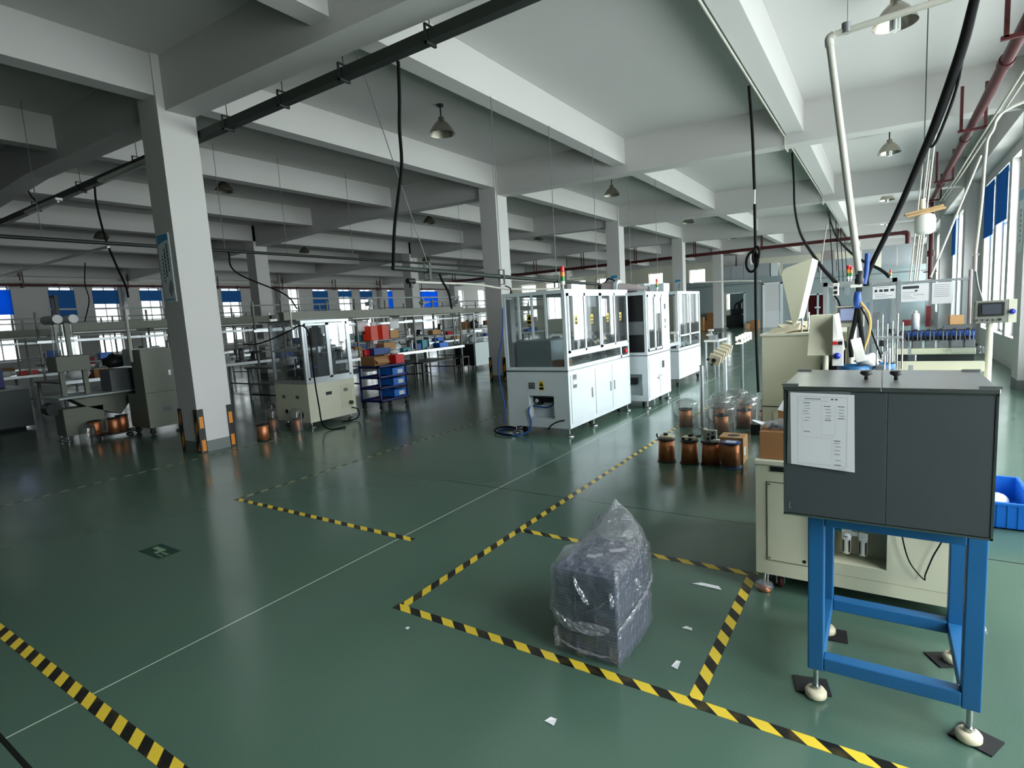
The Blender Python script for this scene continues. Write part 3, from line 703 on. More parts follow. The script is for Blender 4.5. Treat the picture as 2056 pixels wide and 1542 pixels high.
MB().box(-.245, -.095, 4.12, 4.17, 1.30, 1.432).build('housing', 'beige2', r, .003)
MB().box(-.232, -.115, 4.113, 4.121, 1.33, 1.425).build('bezel', 'midgrey', r)
MB().box(-.222, -.125, 4.110, 4.1135, 1.343, 1.415).build('screen', 'lcd', r)
MB().cyl((-.17,4.15,.0),(-.17,4.15,1.30),.016,seg=12).build('post', 'beige2', r)
# acrylic guard with posters
r = thing('acrylic_guard', 'clear acrylic guard screen standing on the back of the cream machine', 'guard screen', (.12, 4.03, .7))
MB().box(-.05, .085, 4.03, 4.036, 1.2, 1.545).build('acrylic_panel', 'acrylic', r)
MB().box(.085, .40, 4.03, 4.036, 1.2, 1.545).build('acrylic_panel', 'acrylic', r)
MB().box(-.05, .40, 4.025, 4.04, 1.545, 1.558).build('top_rail', 'aluprof', r)
MB().box(.07, .085, 4.02, 4.045, .7, 1.57).build('upright', 'aluprof', r)
MB().box(-.062, -.05, 4.02, 4.045, .7, 1.56).build('upright', 'aluprof', r)
MB().cyl((.405,4.03,.7),(.405,4.03,1.6),.009,seg=10).build('upright', 'pinkgrey', r)
def poster(lb, x0_, x1_, z0_, z1_, yq, rows, dark=()):
    q = thing('poster', lb, 'poster', ((x0_+x1_)/2, yq, z0_)); 
    MB().box(x0_, x1_, yq-.001, yq, z0_, z1_).build('sheet', 'paper', q)
    i_ = MB(); W, Hh = x1_-x0_, z1_-z0_
    for (u, v, a, b) in rows: i_.box(x0_+W*u, x0_+W*(u+a), yq-.0016, yq-.001, z1_-Hh*(v+b), z1_-Hh*v)
    i_.build('lettering', 'palegrey_ink', q)
    d_ = MB()
    for (u, v, a, b) in dark: d_.box(x0_+W*u, x0_+W*(u+a), yq-.0016, yq-.001, z1_-Hh*(v+b), z1_-Hh*v)
    if dark: d_.build('print', 'ink', q)
poster('white sheet with a row of four small dark pictures on the acrylic guard', -.05, .065, 1.465, 1.54, 4.026, [(.1,.08,.6,.04),(.08,.62,.5,.04),(.1,.75,.75,.04),(.1,.86,.6,.03)], [(.08,.25,.12,.2),(.28,.25,.15,.2),(.48,.25,.2,.2),(.76,.25,.16,.18)])
poster('pale sheet with a dark landscape strip on the acrylic guard', .09, .22, 1.44, 1.54, 4.026, [(.05,.45,.5,.03),(.05,.58,.3,.03),(.45,.6,.4,.03),(.05,.7,.35,.03),(.05,.8,.5,.02)], [(.05,.1,.6,.16),(.5,.34,.1,.09)])
poster('pale text sheet at the right end of the acrylic guard', .235, .33, 1.42, 1.54, 4.026, [(.1,.1+.09*k,.75,.025) for k in range(7)])
for (a, b, z0_, z1_, lb) in ((.1,.15,1.30,1.335,'red card seen through the acrylic guard, lower left'), (.21,.235,1.29,1.41,'red card seen through the acrylic guard beside the spray can')):
    MB().box(a, b, 4.037, 4.041, z0_, z1_).build('red_card', 'red', label=lb, cat='card')
# loose items on the machine
r = thing('spray_can', 'white spray can standing on the cream machine rail', 'spray can', (.155, 3.86, 1.102))
MB().lathe((.155,3.86,1.28),[(0,0),(.019,.0),(.019,.085),(.016,.093),(.010,.098),(0,.098)],20).build('can', 'paper', r)
MB().lathe((.155,3.86,1.378),[(0,0),(.008,0),(.008,.012),(0,.013)],12).build('nozzle', 'creamwhite', r)
MB().box(.14,.17,3.845,3.875,1.102,1.28).build('holder', 'midgrey', r)
MB().ob((.335,3.88,1.332),(.06,.05,.05),(0,0,.1)).build('small_carton', 'cardboard2', label='small tan carton at the right end of the cream machine', cat='box')
MB().box(.28,.40,3.835,3.92,1.102,1.305).build('carton_shelf', 'midgrey', label='grey ledge under the small tan carton', cat='ledge')
r = thing('hand_tool', 'white flat handheld unit leaning beside the blue bowl feeder', 'tool', (-.09, 3.2, 1.15))
MB().ob((-.094,3.19,1.232),(.042,.03,.115),(0,-.22,0)).build('housing', 'creamwhite', r, .003)
MB().blob((-.055,3.22,1.175),(.10,.09,.06),seed=5,amp=.6,freq=3).build('white_cloth', 'whitebag', label='crumpled white plastic film beside the blue bowl feeder', cat='plastic film')
# cardboard boxes on the machine
r = thing('cardboard_box', 'brown cardboard box on the left end of the cream machine', 'box', (-.44, 3.12, mz1-.006))
MB().box(-.515, -.33, 3.02, 3.2, mz1-.004, .838).build('carton', 'cardboard', r, .002)
MB().box(-.513, -.332, 3.105, 3.115, .838, .8395).build('flap_seam', 'cardboard2', r)
pb = thing('parts_bag', 'clear bag of dark small parts on the brown cardboard box', 'plastic bag', (-.43, 3.1, .839))
MB().blob((-.42,3.1,.862),(.17,.13,.05),seed=9,amp=.4,freq=3).build('film', 'bag', pb)
for k in range(12): MB().blob((-.47+.012*k+random.uniform(-.01,.01),3.1+random.uniform(-.04,.04),.852),(.028,.024,.02),seed=k,nu=8,nv=5).build('part', 'dark', pb)
MB().add([(-.51,3.07,.86),(-.56,3.06,.885),(-.555,3.1,.88),(-.5,3.13,.862)],[(0,1,2,3)]).build('bag_neck', 'whitebag', pb)
r = thing('cardboard_box', 'small dark brown box with white film behind the parts bag', 'box', (-.42, 3.4, mz1-.006))
MB().box(-.475, -.36, 3.36, 3.46, mz1-.004, .89).build('carton', 'cardboard', r)
MB().add([(-.478,3.355,.892),(-.36,3.355,.86),(-.36,3.47,.96),(-.44,3.45,.97)],[(0,1,2,3)]).add([(-.478,3.355,.892),(-.44,3.45,.97),(-.45,3.47,.89)],[(0,1,2)]).build('white_film', 'whitebag', r)
# cables on the front
MB().tube(spline([(-.268,my0-.01,.64),(-.272,my0-.012,.45),(-.27,my0-.012,.3),(-.266,my0-.006,.2),(-.268,my0+.01,.183)],6),.0055,8).build('cable', 'cable', label='black cable down the left front panel of the cream machine into a hole', cat='cable')
MB().tube(spline([(.085,my0-.03,.45),(.1,my0-.03,.36),(.125,my0-.03,.28),(.175,my0-.028,.215),(.18,my0-.028,.24),(.205,my0-.03,.33),(.235,my0-.03,.41),(.24,my0-.03,.47)],6),.0032,6).build('cable', 'cable', label='thin black cable hanging in a loop in front of the cream machine', cat='cable')
MB().tube(spline([(.17,my0-.035,.455),(.21,my0-.04,.415),(.27,my0-.04,.41),(.31,my0-.035,.43)],6),.006,6).build('hose', 'creamwhite', label='short white hose sagging under the slate grey box', cat='hose')

# blue crate on the floor at the right
r = thing('blue_crate', 'bright blue plastic crate on the floor right of the cream machine', 'crate', (.72, 4.7, 0))
m = MB(); a, b, c, d, h = .545, .80, 4.42, 5.05, .17
m.box(a, b, c, d, 0, .008); m.box(a, b, c, c+.008, 0, h); m.box(a, b, d-.008, d, 0, h); m.box(a, a+.008, c, d, 0, h); m.box(b-.008, b, c, d, 0, h)
m.build('tub', 'bluebin', r)
m = MB().box(a-.014, b+.014, c-.014, c+.004, h-.016, h).box(a-.014, b+.014, d-.004, d+.014, h-.016, h).box(a-.014, a+.004, c, d, h-.016, h).box(b-.004, b+.014, c, d, h-.016, h)
for k in range(5): m.box(a+.02+.05*k, a+.03+.05*k, c-.010, c, .01, h-.016)
m.build('rim', 'bluebin', r)
MB().blob((.66,4.85,.05),(.16,.3,.09),seed=3).build('contents', 'whitebag', r)
# ================================================================== copper spools, drums and wire stands
def spool(lb, x, y, flange='black', h=.225, r=.088, group='copper wire spools'):
    t = thing('wire_spool', lb, 'wire spool', (x, y, 0), group)
    MB().lathe((x,y,0), [(0,0),(r,0),(r+.002,.004),(r,.012),(0,.012)], 28).build('bottom_flange', flange, t)
    MB().lathe((x,y,0), [(.03,h-.012),(r-.004,h-.012),(r-.002,h-.006),(r-.004,h),(.03,h),(.028,h-.02)], 28).build('top_flange', flange, t)
    MB().lathe((x,y,0), [(0,.012),(r-.008,.012),(r-.013,h*.6),(r-.014,h-.012),(0,h-.012)], 32).build('copper_coil', 'copper', t)
    return t
s1 = spool('leftmost copper spool of the front four on the floor, flat white plate on top', -1.735, 5.24)
for x, y, lb in ((-1.515, 5.245, 'second copper spool of the front four on the floor, black knob plate on top'), (-1.325, 5.26, 'third copper spool of the front four, with an upright white block on top')):
    dup(s1, (x, y, 0), lb)
sb = spool('copper spool with blue flanges, rightmost of the front four', -1.135, 5.24, 'bluedark', .235)
MB().box(-1.18,-1.09,5.20,5.28,.2352,.237).build('paper_label', 'paper', sb)
tz = .226
r = thing('wire_tensioner', 'flat white wire guide with a black knob on the leftmost front copper spool', 'wire tensioner', (-1.735, 5.24, tz), 'white wire guides on the spools')
MB().ob((-1.725,5.24,tz+.018),(.13,.10,.022),(0,.06,.1)).build('plate','cream',r,.003)
MB().cyl((-1.74,5.24,tz+.03),(-1.74,5.24,tz+.052),.022,seg=18).build('knob','black',r)
MB().tube(spline([(-1.80,5.2,tz+.01),(-1.815,5.2,tz+.03),(-1.81,5.2,tz+.05)],5),.008,8).build('clip','black',r)
r = thing('wire_tensioner', 'white wire guide with arms and a black knob on the second front copper spool', 'wire tensioner', (-1.515, 5.245, tz), 'white wire guides on the spools')
MB().ob((-1.51,5.24,tz+.02),(.12,.09,.03),(0,-.05,-.1)).build('plate','cream',r,.003)
MB().ob((-1.445,5.27,tz+.035),(.07,.022,.022),(0,-.12,.25)).build('arm','greybeige',r)
MB().cyl((-1.50,5.24,tz+.034),(-1.50,5.24,tz+.058),.024,seg=18).build('knob','black',r)
for dx in (-.045,.02): MB().cyl((-1.51+dx,5.19,tz+.02),(-1.51+dx,5.18,tz+.02),.014,seg=14).build('pulley','black',r)
r = thing('wire_tensioner', 'upright white plastic tensioner block with black pulleys on the third front spool', 'wire tensioner', (-1.318, 5.26, tz), 'white wire guides on the spools')
MB().ob((-1.31,5.24,tz+.055),(.10,.03,.11),(0,0,.12)).build('block','creamwhite',r,.004)
MB().ob((-1.37,5.27,tz+.06),(.035,.06,.10),(0,0,.12)).build('side_plate','cream',r,.004)
MB().ob((-1.27,5.23,tz+.012),(.08,.05,.024),(0,0,.12)).build('foot','creamwhite',r,.003)
for dx, dz, q in ((.022,.045,.017),(-.02,.07,.009),(.02,.085,.008),(-.025,.03,.012),(.01,.022,.011)): MB().cyl((-1.31+dx,5.226,tz+dz),(-1.31+dx,5.212,tz+dz),q,seg=14).build('pulley','black',r)
r = thing('cardboard_box', 'tan cardboard box with an oval hand hole behind the blue flanged spool', 'box', (-1.16, 5.5, 0))
MB().box(-1.275,-1.055,5.37,5.58,0,.245).build('carton','cardboard2',r,.002)
MB().lathe((-1.16,5.47,.2452),[(0,0),(.055,0)],20).build('hand_hole','black',r)
MB().box(-1.056,-1.0535,5.40,5.47,.07,.15).build('label','paper',r)

def drum(lb, x, y, r=.145, h=.345):
    t = thing('clear_drum', lb, 'clear drum', (x, y, 0), 'clear drums over copper spools')
    MB().lathe((x,y,0), [(r,.004),(r,h*.86),(r*.96,h*.9),(r*.5,h),(.02,h+.006)], 32).build('drum_cover','barrel',t)
    MB().tube([(x+r*math.cos(a*math.pi/16), y+r*math.sin(a*math.pi/16), .006) for a in range(32)], .005, 6, closed=True).build('rim','barrel',t)
    return t
d0 = drum('nearest clear drum of the cluster, over a copper spool behind the front four', -1.53, 6.6)
s0 = spool('copper spool inside the nearest clear drum', -1.53, 6.6, group='copper spools under clear drums')
DP = [(-2.02, 6.87, 'leftmost clear drum of the cluster, left of the first wire stand'), (-1.68, 7.08, 'clear drum just behind the nearest drum'), (-1.36, 6.98, 'clear drum right of the nearest drum, beside the blue grey cabinet side'),
      (-1.72, 7.45, 'clear drum behind the first wire stand'), (-1.42, 7.42, 'clear drum at the foot of the second wire stand'), (-1.21, 7.70, 'clear drum farthest right, next to the upright copper spool'), (-1.62, 7.85, 'farthest clear drum of the cluster')]
for x, y, lb in DP:
    dup(d0, (x, y, 0), lb); dup(s0, (x, y, 0), 'copper spool under the '+lb.split(',')[0])
spool('bare copper spool with black flanges against the side of the tall beige cabinet', -1.10, 6.98, group='copper wire spools')
MB().box(-1.22,-1.12,6.62,6.8,0,.12).build('dark_box','dark',label='small dark box on the floor beside the tall beige cabinet',cat='box')

def wire_stand(lb, x, y, h, plates, bar, m='aluprof'):
    t = thing('wire_stand', lb, 'wire stand', (x, y, 0), 'wire stands among the drums')
    MB().cyl((x,y,0),(x,y,.012),.045,seg=20).build('base','steel',t)
    MB().cyl((x,y,.012),(x,y,h),.023,seg=18).build('pole',m,t)
    MB().cyl((x,y,h),(x,y,h+.004),.025,seg=18).build('pole_cap','black',t)
    if bar: MB().tube(bar,.014,8).build('arm','dark',t)
    for k, (c, rot) in enumerate(plates):
        p = MB().ob(c,(.15,.018,.125),rot).build('tensioner_plate','cream',t,.003)
        R_ = Euler(rot).to_matrix()
        q = V(c)+R_@V((-.005,-.012,-.008)); q2 = V(c)+R_@V((-.005,-.024,-.008)); MB().cyl(q,q2,.026,seg=16).build('pulley','black',p)
        q = V(c)+R_@V((-.075,-.01,-.02)); q2 = V(c)+R_@V((-.075,-.03,-.02)); MB().cyl(q,q2,.016,seg=12).build('small_pulley','black',p)
    return t
wire_stand('short bare aluminium wire stand, nearest of the poles behind the copper spools', -1.80, 6.80, .77, [], None)
wire_stand('aluminium pole carrying five tilted cream tensioner plates', -1.84, 8.2, .88, [((-1.74-.02*k, 7.2+.25*k, .80+.016*k),(0.1,.35,-.15)) for k in range(5)], [(-1.74,7.05,.755),(-1.78,7.6,.80),(-1.84,8.2,.85)])
wire_stand('far aluminium pole carrying four upright white tensioner plates', -1.9, 9.65, .86, [((-1.87+.012*k, 9.3+.16*k, .90+.012*k),(0,0,.9)) for k in range(4)], [(-1.88,9.3,.86),(-1.84,9.9,.88)], 'midgrey')

# ================================================================== tall beige cabinet with raised hood
t = thing('tall_cabinet', 'tall beige machine cabinet with an open wedge shaped hood, behind the brown cardboard box', 'machine', (-.46, 4.8, 0))
MB().box(-.715,-.17,4.30,5.3,.09,1.245).build('body','beige',t,.004)
MB().box(-.725,-.165,4.29,5.31,1.245,1.262).build('top_plate','beige2',t,.003)
MB().box(-.715,-.17,4.296,4.30,.74,.745).build('seam','black',t)
for z in (.86,1.17): MB().box(-.36,-.345,4.285,4.30,z,z+.05).build('hinge','black',t)
MB().box(-.335,-.20,4.293,4.30,.82,1.2).build('opening','black',t)  # flat black sheet standing in for the shade inside the opening
MB().tube(spline([(-.33,4.28,.95),(-.30,4.25,1.1),(-.24,4.24,1.17),(-.19,4.25,1.18)],6),.022,8).build('hose','rubber',t)
MB().box(-.64,-.55,4.294,4.30,.2,.70).build('door','beige2',t,.002)
for (x, y) in ((-.69,4.34),(-.2,4.34),(-.69,5.26),(-.2,5.26)): MB().cyl((x,y,0),(x,y,.09),.012,seg=10).cyl((x,y,0),(x,y,.012),.03,seg=14).build('levelling_foot','steel',t)
h_ = MB().prism([(-.585,1.665),(-.575,1.695),(-.555,1.71),(-.395,1.76),(-.478,1.36),(-.512,1.305)],'Y',4.30,4.33).build('hood','beige',t,.004)
MB().add([(-.395,4.30,1.76),(-.372,4.42,1.745),(-.458,4.42,1.36),(-.478,4.30,1.36),(-.402,4.315,1.755),(-.379,4.42,1.74),(-.465,4.42,1.362),(-.484,4.315,1.362)],[(0,1,2,3),(7,6,5,4),(0,4,5,1),(1,5,6,2),(2,6,7,3),(3,7,4,0)]).build('hood_flange','beige2',h_)
for k in range(3): MB().ob((-.58+.06*k,4.42+.10*k,1.285+.012*k),(.20,.22,.010),(.16,-.20+.14*k,.4*k)).build('loose_plate','cream',t,.002)
for x in (-.47,-.43): MB().cyl((x,4.4,1.262),(x+.004,4.4,1.40),.006,seg=8).build('gas_strut','chrome',t)
MB().box(-.42,-.30,4.5,4.9,1.262,1.31).build('inner_block','bluedark',t,.003)
# aluminium framed machine behind it with tower lights
t = thing('framed_machine', 'aluminium framed clear machine enclosure behind the cream touch panel', 'machine', (-.2, 6.4, 0))
fx0, fx1, fy0, fy1 = -.44, .10, 5.7, 6.9
MB().box(fx0,fx1,fy0,fy1,.08,.8).build('base','greywhite',t,.004)
for x in (fx0, fx1-.035):
    for y in (fy0, fy1-.035): MB().box(x,x+.035,y,y+.035,.8,1.62).build('post','aluprof',t)
for z in (.8,1.585):
    MB().box(fx0,fx1,fy0,fy0+.035,z,z+.035).build('rail','aluprof',t); MB().box(fx0,fx1,fy1-.035,fy1,z,z+.035).build('rail','aluprof',t)
    MB().box(fx0,fx0+.035,fy0,fy1,z,z+.035).build('rail','aluprof',t); MB().box(fx1-.035,fx1,fy0,fy1,z,z+.035).build('rail','aluprof',t)
MB().box(fx0+.035,fx1-.035,fy0+.012,fy0+.018,.835,1.585).build('clear_panel','acrylic',t)
for k in range(12):
    x=random.uniform(fx0+.08,fx1-.1); y=random.uniform(fy0+.2,fy1-.2); z=random.uniform(.85,1.35)
    MB().ob((x,y,z),(random.uniform(.04,.12),random.uniform(.04,.12),random.uniform(.08,.28))).build('mechanism',random.choice(['midgrey','steel','blind','aluprof']),t)
for (x, y) in ((fx0+.06,fy0+.06),(fx1-.06,fy0+.06),(fx0+.06,fy1-.06),(fx1-.06,fy1-.06)): MB().cyl((x,y,0),(x,y,.08),.03,seg=14).build('foot','black',t)
def tower_light(lb, x, y, z, s=1.0):
    t = thing('tower_light', lb, 'signal light', (x, y, z), 'signal towers on the machines')
    MB().cyl((x,y,z),(x,y,z+.06*s),.010*s,seg=10).build('stem','creamwhite',t)
    MB().cyl((x,y,z+.06*s),(x,y,z+.10*s),.026*s,seg=18).build('base','creamwhite',t)
    for k, m_ in enumerate(('green','orange','red')): MB().cyl((x,y,z+(.10+.055*k)*s),(x,y,z+(.152+.055*k)*s),.026*s,seg=18).build(m_+'_lens',m_,t)
    MB().cyl((x,y,z+.265*s),(x,y,z+.275*s),.027*s,seg=18).build('cap','red',t)
tower_light('red, amber and green signal tower on the aluminium framed machine, the taller left one', -.285, 6.5, 1.62, .62)
tower_light('red, amber and green signal tower on the aluminium framed machine, the lower right one', -.245, 6.05, 1.62, .5)
t = thing('power_outlet', 'pale socket box hanging at the end of a black cable above the cream touch panel', 'socket', (-.29, 4.9, 1.5))
MB().box(-.315,-.275,4.88,4.92,1.50,1.595).build('housing','creamwhite',t,.004)
for z in (1.525,1.56): MB().cyl((-.295,4.879,z),(-.295,4.874,z),.012,seg=14).build('socket_hole','black',t)
MB().tube(spline([(-.30,4.87,1.5),(-.28,4.86,1.47),(-.265,4.87,1.42),(-.27,4.9,1.36)],6),.007,6).build('plug_cable','cable',t)
tower_light('small red topped signal lamp on the far right machine', .06, 6.6, 1.62, .35)

# ================================================================== white enclosed machines along the aisle
def foot(x, y, z, t):
    f = MB().cyl((x,y,.02),(x,y,z+.02),.011,seg=10).build('levelling_foot','chrome',t)
    MB().lathe((x,y,0),[(0,0),(.052,0),(.055,.008),(.04,.02),(.016,.032),(0,.032)],18).build('foot_base','steel',f)
def castor(x, y, z, t):
    f = MB().box(x-.03,x+.03,y-.03,y+.03,z-.012,z).box(x-.026,x-.02,y-.025,y+.025,.04,z).box(x+.02,x+.026,y-.025,y+.025,.04,z).build('castor','dark',t)
    MB().cyl((x-.016,y,.04),(x+.016,y,.04),.04,seg=18).build('wheel','rubber',f)
def warning(x, y, z, axis, t, s=.06):
    """yellow triangle sticker on a face that looks along -y ('y') or +x ('x')"""
    e = .0012
    if axis == 'y':
        p = MB().box(x-s/2,x+s/2,y-e,y,z-s*.8,z+s*.8).build('warning_label','yellow',t)
        MB().prism([(x-s*.42,z-.05*s),(x+s*.42,z-.05*s),(x,z+s*.7)],'Y',y-2*e,y-e).build('symbol','black',p); MB().box(x-s*.42,x+s*.42,y-2*e,y-e,z-s*.7,z-s*.25).build('lettering','black',p)
    else:
        p = MB().box(x,x+e,y-s/2,y+s/2,z-s*.8,z+s*.8).build('warning_label','yellow',t)
        MB().prism([(y-s*.42,z-.05*s),(y+s*.42,z-.05*s),(y,z+s*.7)],'X',x+e,x+2*e).build('symbol','black',p); MB().box(x+e,x+2*e,y-s*.42,y+s*.42,z-s*.7,z-s*.25).build('lettering','black',p)
def mechanism(t, x0, x1, y0, y1, z0, z1, n, mats=('midgrey','dark','steel','aluprof','dark','greywhite')):
    for k in range(n):
        x=random.uniform(x0,x1); y=random.uniform(y0,y1); h=random.uniform(.05,(z1-z0)*.6); m=MB()
        if k % 3 == 0: m.cyl((x,y,z0),(x,y,z0+h),random.uniform(.012,.04),seg=12)
        elif k % 3 == 1: m.box(x-random.uniform(.02,.07),x+random.uniform(.02,.07),y-random.uniform(.02,.08),y+random.uniform(.02,.08),z0,z0+h)
        else: m.box(x-.012,x+.012,y-.012,y+.012,z0,z0+h).box(x-random.uniform(.03,.1),x+random.uniform(.03,.1),y-.03,y+.03,z0+h-.04,z0+h)
        m.build('mechanism',mats[k % len(mats)],t)
def frame(t, x0, x1, y0, y1, z0, z1, m, w=.035):
    for x in (x0,x1-w):
        for y in (y0,y1-w): MB().box(x,x+w,y,y+w,z0,z1).build('post',m,t)
    for z in (z0,z1-w):
        for y in (y0,y1-w): MB().box(x0+w,x1-w,y,y+w,z,z+w).build('rail',m,t)
        for x in (x0,x1-w): MB().box(x,x+w,y0+w,y1-w,z,z+w).build('rail',m,t)

# first machine
t = thing('enclosed_machine', 'large white enclosed assembly machine nearest the camera, with warning stickers and a blue hose', 'machine', (-3.54, 6.8, 0))
ax0,ax1,ay0,ay1,zb_,zt_,zc = -3.98,-3.10,5.85,7.80,.105,.81,1.765
hx0,hx1,hz0,hz1 = -3.705,-3.31,.215,.50
b = MB(); b.box(ax0,ax1,ay0+.16,ay1,zb_,zt_-.012); b.box(ax0,hx0,ay0,ay0+.16,zb_,zt_-.012); b.box(hx1,ax1,ay0,ay0+.16,zb_,zt_-.012); b.box(hx0,hx1,ay0,ay0+.16,zb_,hz0); b.box(hx0,hx1,ay0,ay0+.16,hz1,zt_-.012)
b.build('body','white_metal',t)
MB().box(ax0-.006,ax1+.006,ay0-.006,ay1+.006,zt_-.012,zt_+.004).build('table_top','stainless',t)
for (d0_, d1_, hy) in ((ay0+.05,ay0+.665,ay0+.62),(ay0+.74,ay0+1.27,ay0+1.21),(ay0+1.285,ay1-.05,ay0+1.34)):
    d = MB().box(ax1,ax1+.008,d0_,d1_,zb_+.055,zt_-.06).build('door','white_metal',t,.002)
    hd = MB().box(ax1+.008,ax1+.022,hy-.012,hy+.012,.40,.53).build('handle','steel',d,.004)
MB().box(ax1+.008,ax1+.0095,ay0+.1,ay0+.2,.69,.75).box(ax1+.008,ax1+.0095,ay0+.1,ay0+.2,.585,.68).build('notice','midgrey',t)
MB().box(ax1+.0085,ax1+.0105,ay0+.105,ay0+.195,.63,.675).build('notice_sheet','paper',t)
m = MB().box(-3.69,-3.33,ay0+.1,ay0+.15,.40,.455).box(-3.60,-3.54,ay0+.08,ay0+.15,.37,.46).build('air_regulator','black',t)
MB().lathe((-3.60,ay0+.08,.425),[(0,-.01),(.022,-.01),(.024,0)],18,'Y').build('gauge','paper',m)
MB().tube(spline([(-3.36,ay0+.1,.44),(-3.38,ay0+.09,.38),(-3.45,ay0+.08,.345),(-3.55,ay0+.08,.345),(-3.66,ay0+.08,.355)],6),.010,8).build('inner_hose','bluedark',m)
MB().box(-3.705,-3.665,ay0-.002,ay0+.1,.22,.50).build('recess_return','white_metal',t)
MB().box(-3.655,-3.565,ay0-.006,ay0,.585,.665).box(-3.64,-3.58,ay0-.014,ay0-.006,.605,.64).build('isolator_switch','midgrey',t)
warning(-3.475,ay0,.625,'y',t,.07)
fm = 'white_metal'
frame(t,ax0,ax1,ay0,ay1,zt_+.004,zc,fm,.04)
MB().box(ax0,ax1,ay0,ay1,zc,zc+.006).build('roof','greywhite',t)
zr_ = .965
MB().box(ax1-.03,ax1,ay0+.04,ay1-.04,zr_,zr_+.05).build('mid_rail',fm,t)
MB().box(ax1-.03,ax1,ay1-.32,ay1-.28,zt_,zr_).build('mid_post',fm,t)
MB().box(ax1-.02,ax1-.012,ay0+.04,ay1-.32,zt_+.04,zr_).build('lower_window','smoked',t)
for k,(p,q) in enumerate(((ay0+.04,ay0+.50),(ay0+.50,ay0+.97),(ay0+.97,ay0+1.43),(ay0+1.43,ay1-.04))):
    off = .012 if k % 2 == 0 else 0
    g = MB().box(ax1-.012+off,ax1+.008+off,p,p+.032,zr_+.05,zc-.04).box(ax1-.012+off,ax1+.008+off,q-.032,q,zr_+.05,zc-.04).box(ax1-.012+off,ax1+.008+off,p,q,zc-.075,zc-.04).box(ax1-.012+off,ax1+.008+off,p,q,zr_+.05,zr_+.08).build('sliding_door',fm,t)
    MB().box(ax1-.004+off,ax1+.002+off,p+.032,q-.032,zr_+.08,zc-.075).build('door_glass','smoked',g)
    warning(ax1+.003+off,(p+q)/2-.02,1.40,'x',g,.07)
for x in (-3.75,-3.56,-3.37): MB().box(x-.014,x+.014,ay0+.004,ay0+.028,1.2,zc-.04).build('mullion',fm,t)
MB().box(ax0+.04,ax1-.04,ay0+.012,ay0+.018,.85,zc-.04).build('near_window','smoked',t)
warning(-3.60,ay0+.011,1.44,'y',t,.075)
MB().box(-3.55,-3.49,ay0+.010,ay0+.012,1.40,1.47).build('red_notice','pinkgrey',t)
MB().box(-3.83,-3.33,ay0+.03,ay0+.55,.815,1.175).build('inner_cover','greywhite',t,.003)
MB().box(-3.33,-3.14,ay0+.05,ay0+.2,.815,.93).build('small_carton','cardboard2',t)
MB().box(-3.935,-3.88,ay0+.02,ay0+.12,.87,1.7).build('white_plate','creamwhite',t)
MB().box(-3.14,-3.115,ay0+.6,ay0+.9,1.55,1.7).build('inner_panel','paper',t)
e_ = MB().box(ax1-.03,ax1+.012,ay1-.25,ay1-.10,.845,.95).build('emergency_box','dark',t)
MB().cyl((ax1+.012,ay1-.19,.9),(ax1+.035,ay1-.19,.9),.03,seg=16).build('emergency_button','red',e_)
mechanism(t,ax0+.15,ax1-.15,ay0+.65,ay1-.2,.815,1.5,36)
for (x,y) in ((ax1-.04,ay0+.04),(ax1-.04,ay0+.72),(ax1-.04,ay1-.06),(ax0+.06,ay0+.06),(ax0+.06,ay1-.06)): foot(x,y,zb_,t)
for (x,y) in ((ax0+.16,ay0+.12),(ax1-.12,ay0+.82),(ax1-.12,ay1-.16),(ax0+.16,ay1-.16)): castor(x,y,zb_,t)
tower_light('red, amber and green signal tower on the nearest white enclosed machine', -3.2, 6.02, 1.772, 1.0)
MB().tube(spline([(-3.68,ay0+.06,.40),(-3.66,ay0-.03,.30),(-3.63,ay0-.04,.18),(-3.66,ay0-.06,.06),(-3.78,ay0-.14,.012),(-3.95,ay0-.12,.012),(-4.12,ay0-.05,.012),(-4.20,ay0+.12,.012),(-4.05,ay0+.30,.014),(-4.02,ay0+.36,.03)],7),.0115,8).build('hose','bluedark',label='dark blue air hose looping onto the floor from the nearest white machine',cat='hose')
MB().tube(spline([(-3.84,ay0-.18,.02),(-4.0,ay0-.17,.02),(-4.17,ay0-.08,.03),(-4.23,ay0+.1,.035),(-4.12,ay0+.22,.03),(-4.0,ay0+.2,.02)],7),.010,8).build('cable','cable',label='black cable coiled on the floor left of the nearest white machine',cat='cable')
MB().tube(spline([(-3.17,ay0-.012,.21),(-3.24,ay0-.03,.20),(-3.34,ay0-.03,.15),(-3.4,ay0-.01,.09)],6),.008,6).build('cable','cable',label='short black cable with pale plug at the lower corner of the nearest white machine',cat='cable')

# second machine
t = thing('enclosed_machine', 'middle white machine of the aisle row, with a solid right column and red markings', 'machine', (-3.3, 8.4, 0))
bx0_,bx1_,by0_,by1_ = -3.86,-2.87,7.92,8.98
MB().box(bx0_,bx1_,by0_+.10,by1_,.115,.79).box(bx0_,-3.36,by0_,by0_+.1,.115,.79).box(-2.96,bx1_,by0_,by0_+.1,.115,.79).box(-3.36,-2.96,by0_,by0_+.1,.115,.2).box(-3.36,-2.96,by0_,by0_+.1,.52,.79).build('body','white_metal',t)
MB().box(bx0_,bx1_,by0_,by1_,.79,.802).build('table_top','dark',t)
frame(t,bx0_,bx1_,by0_,by1_,.802,1.725,fm,.04)
MB().box(bx0_,bx1_,by0_,by1_,1.725,1.731).build('roof','greywhite',t)
MB().box(bx1_-.012,bx1_+.006,by0_+.70,by1_-.02,.83,1.70).build('solid_panel','white_metal',t,.002)
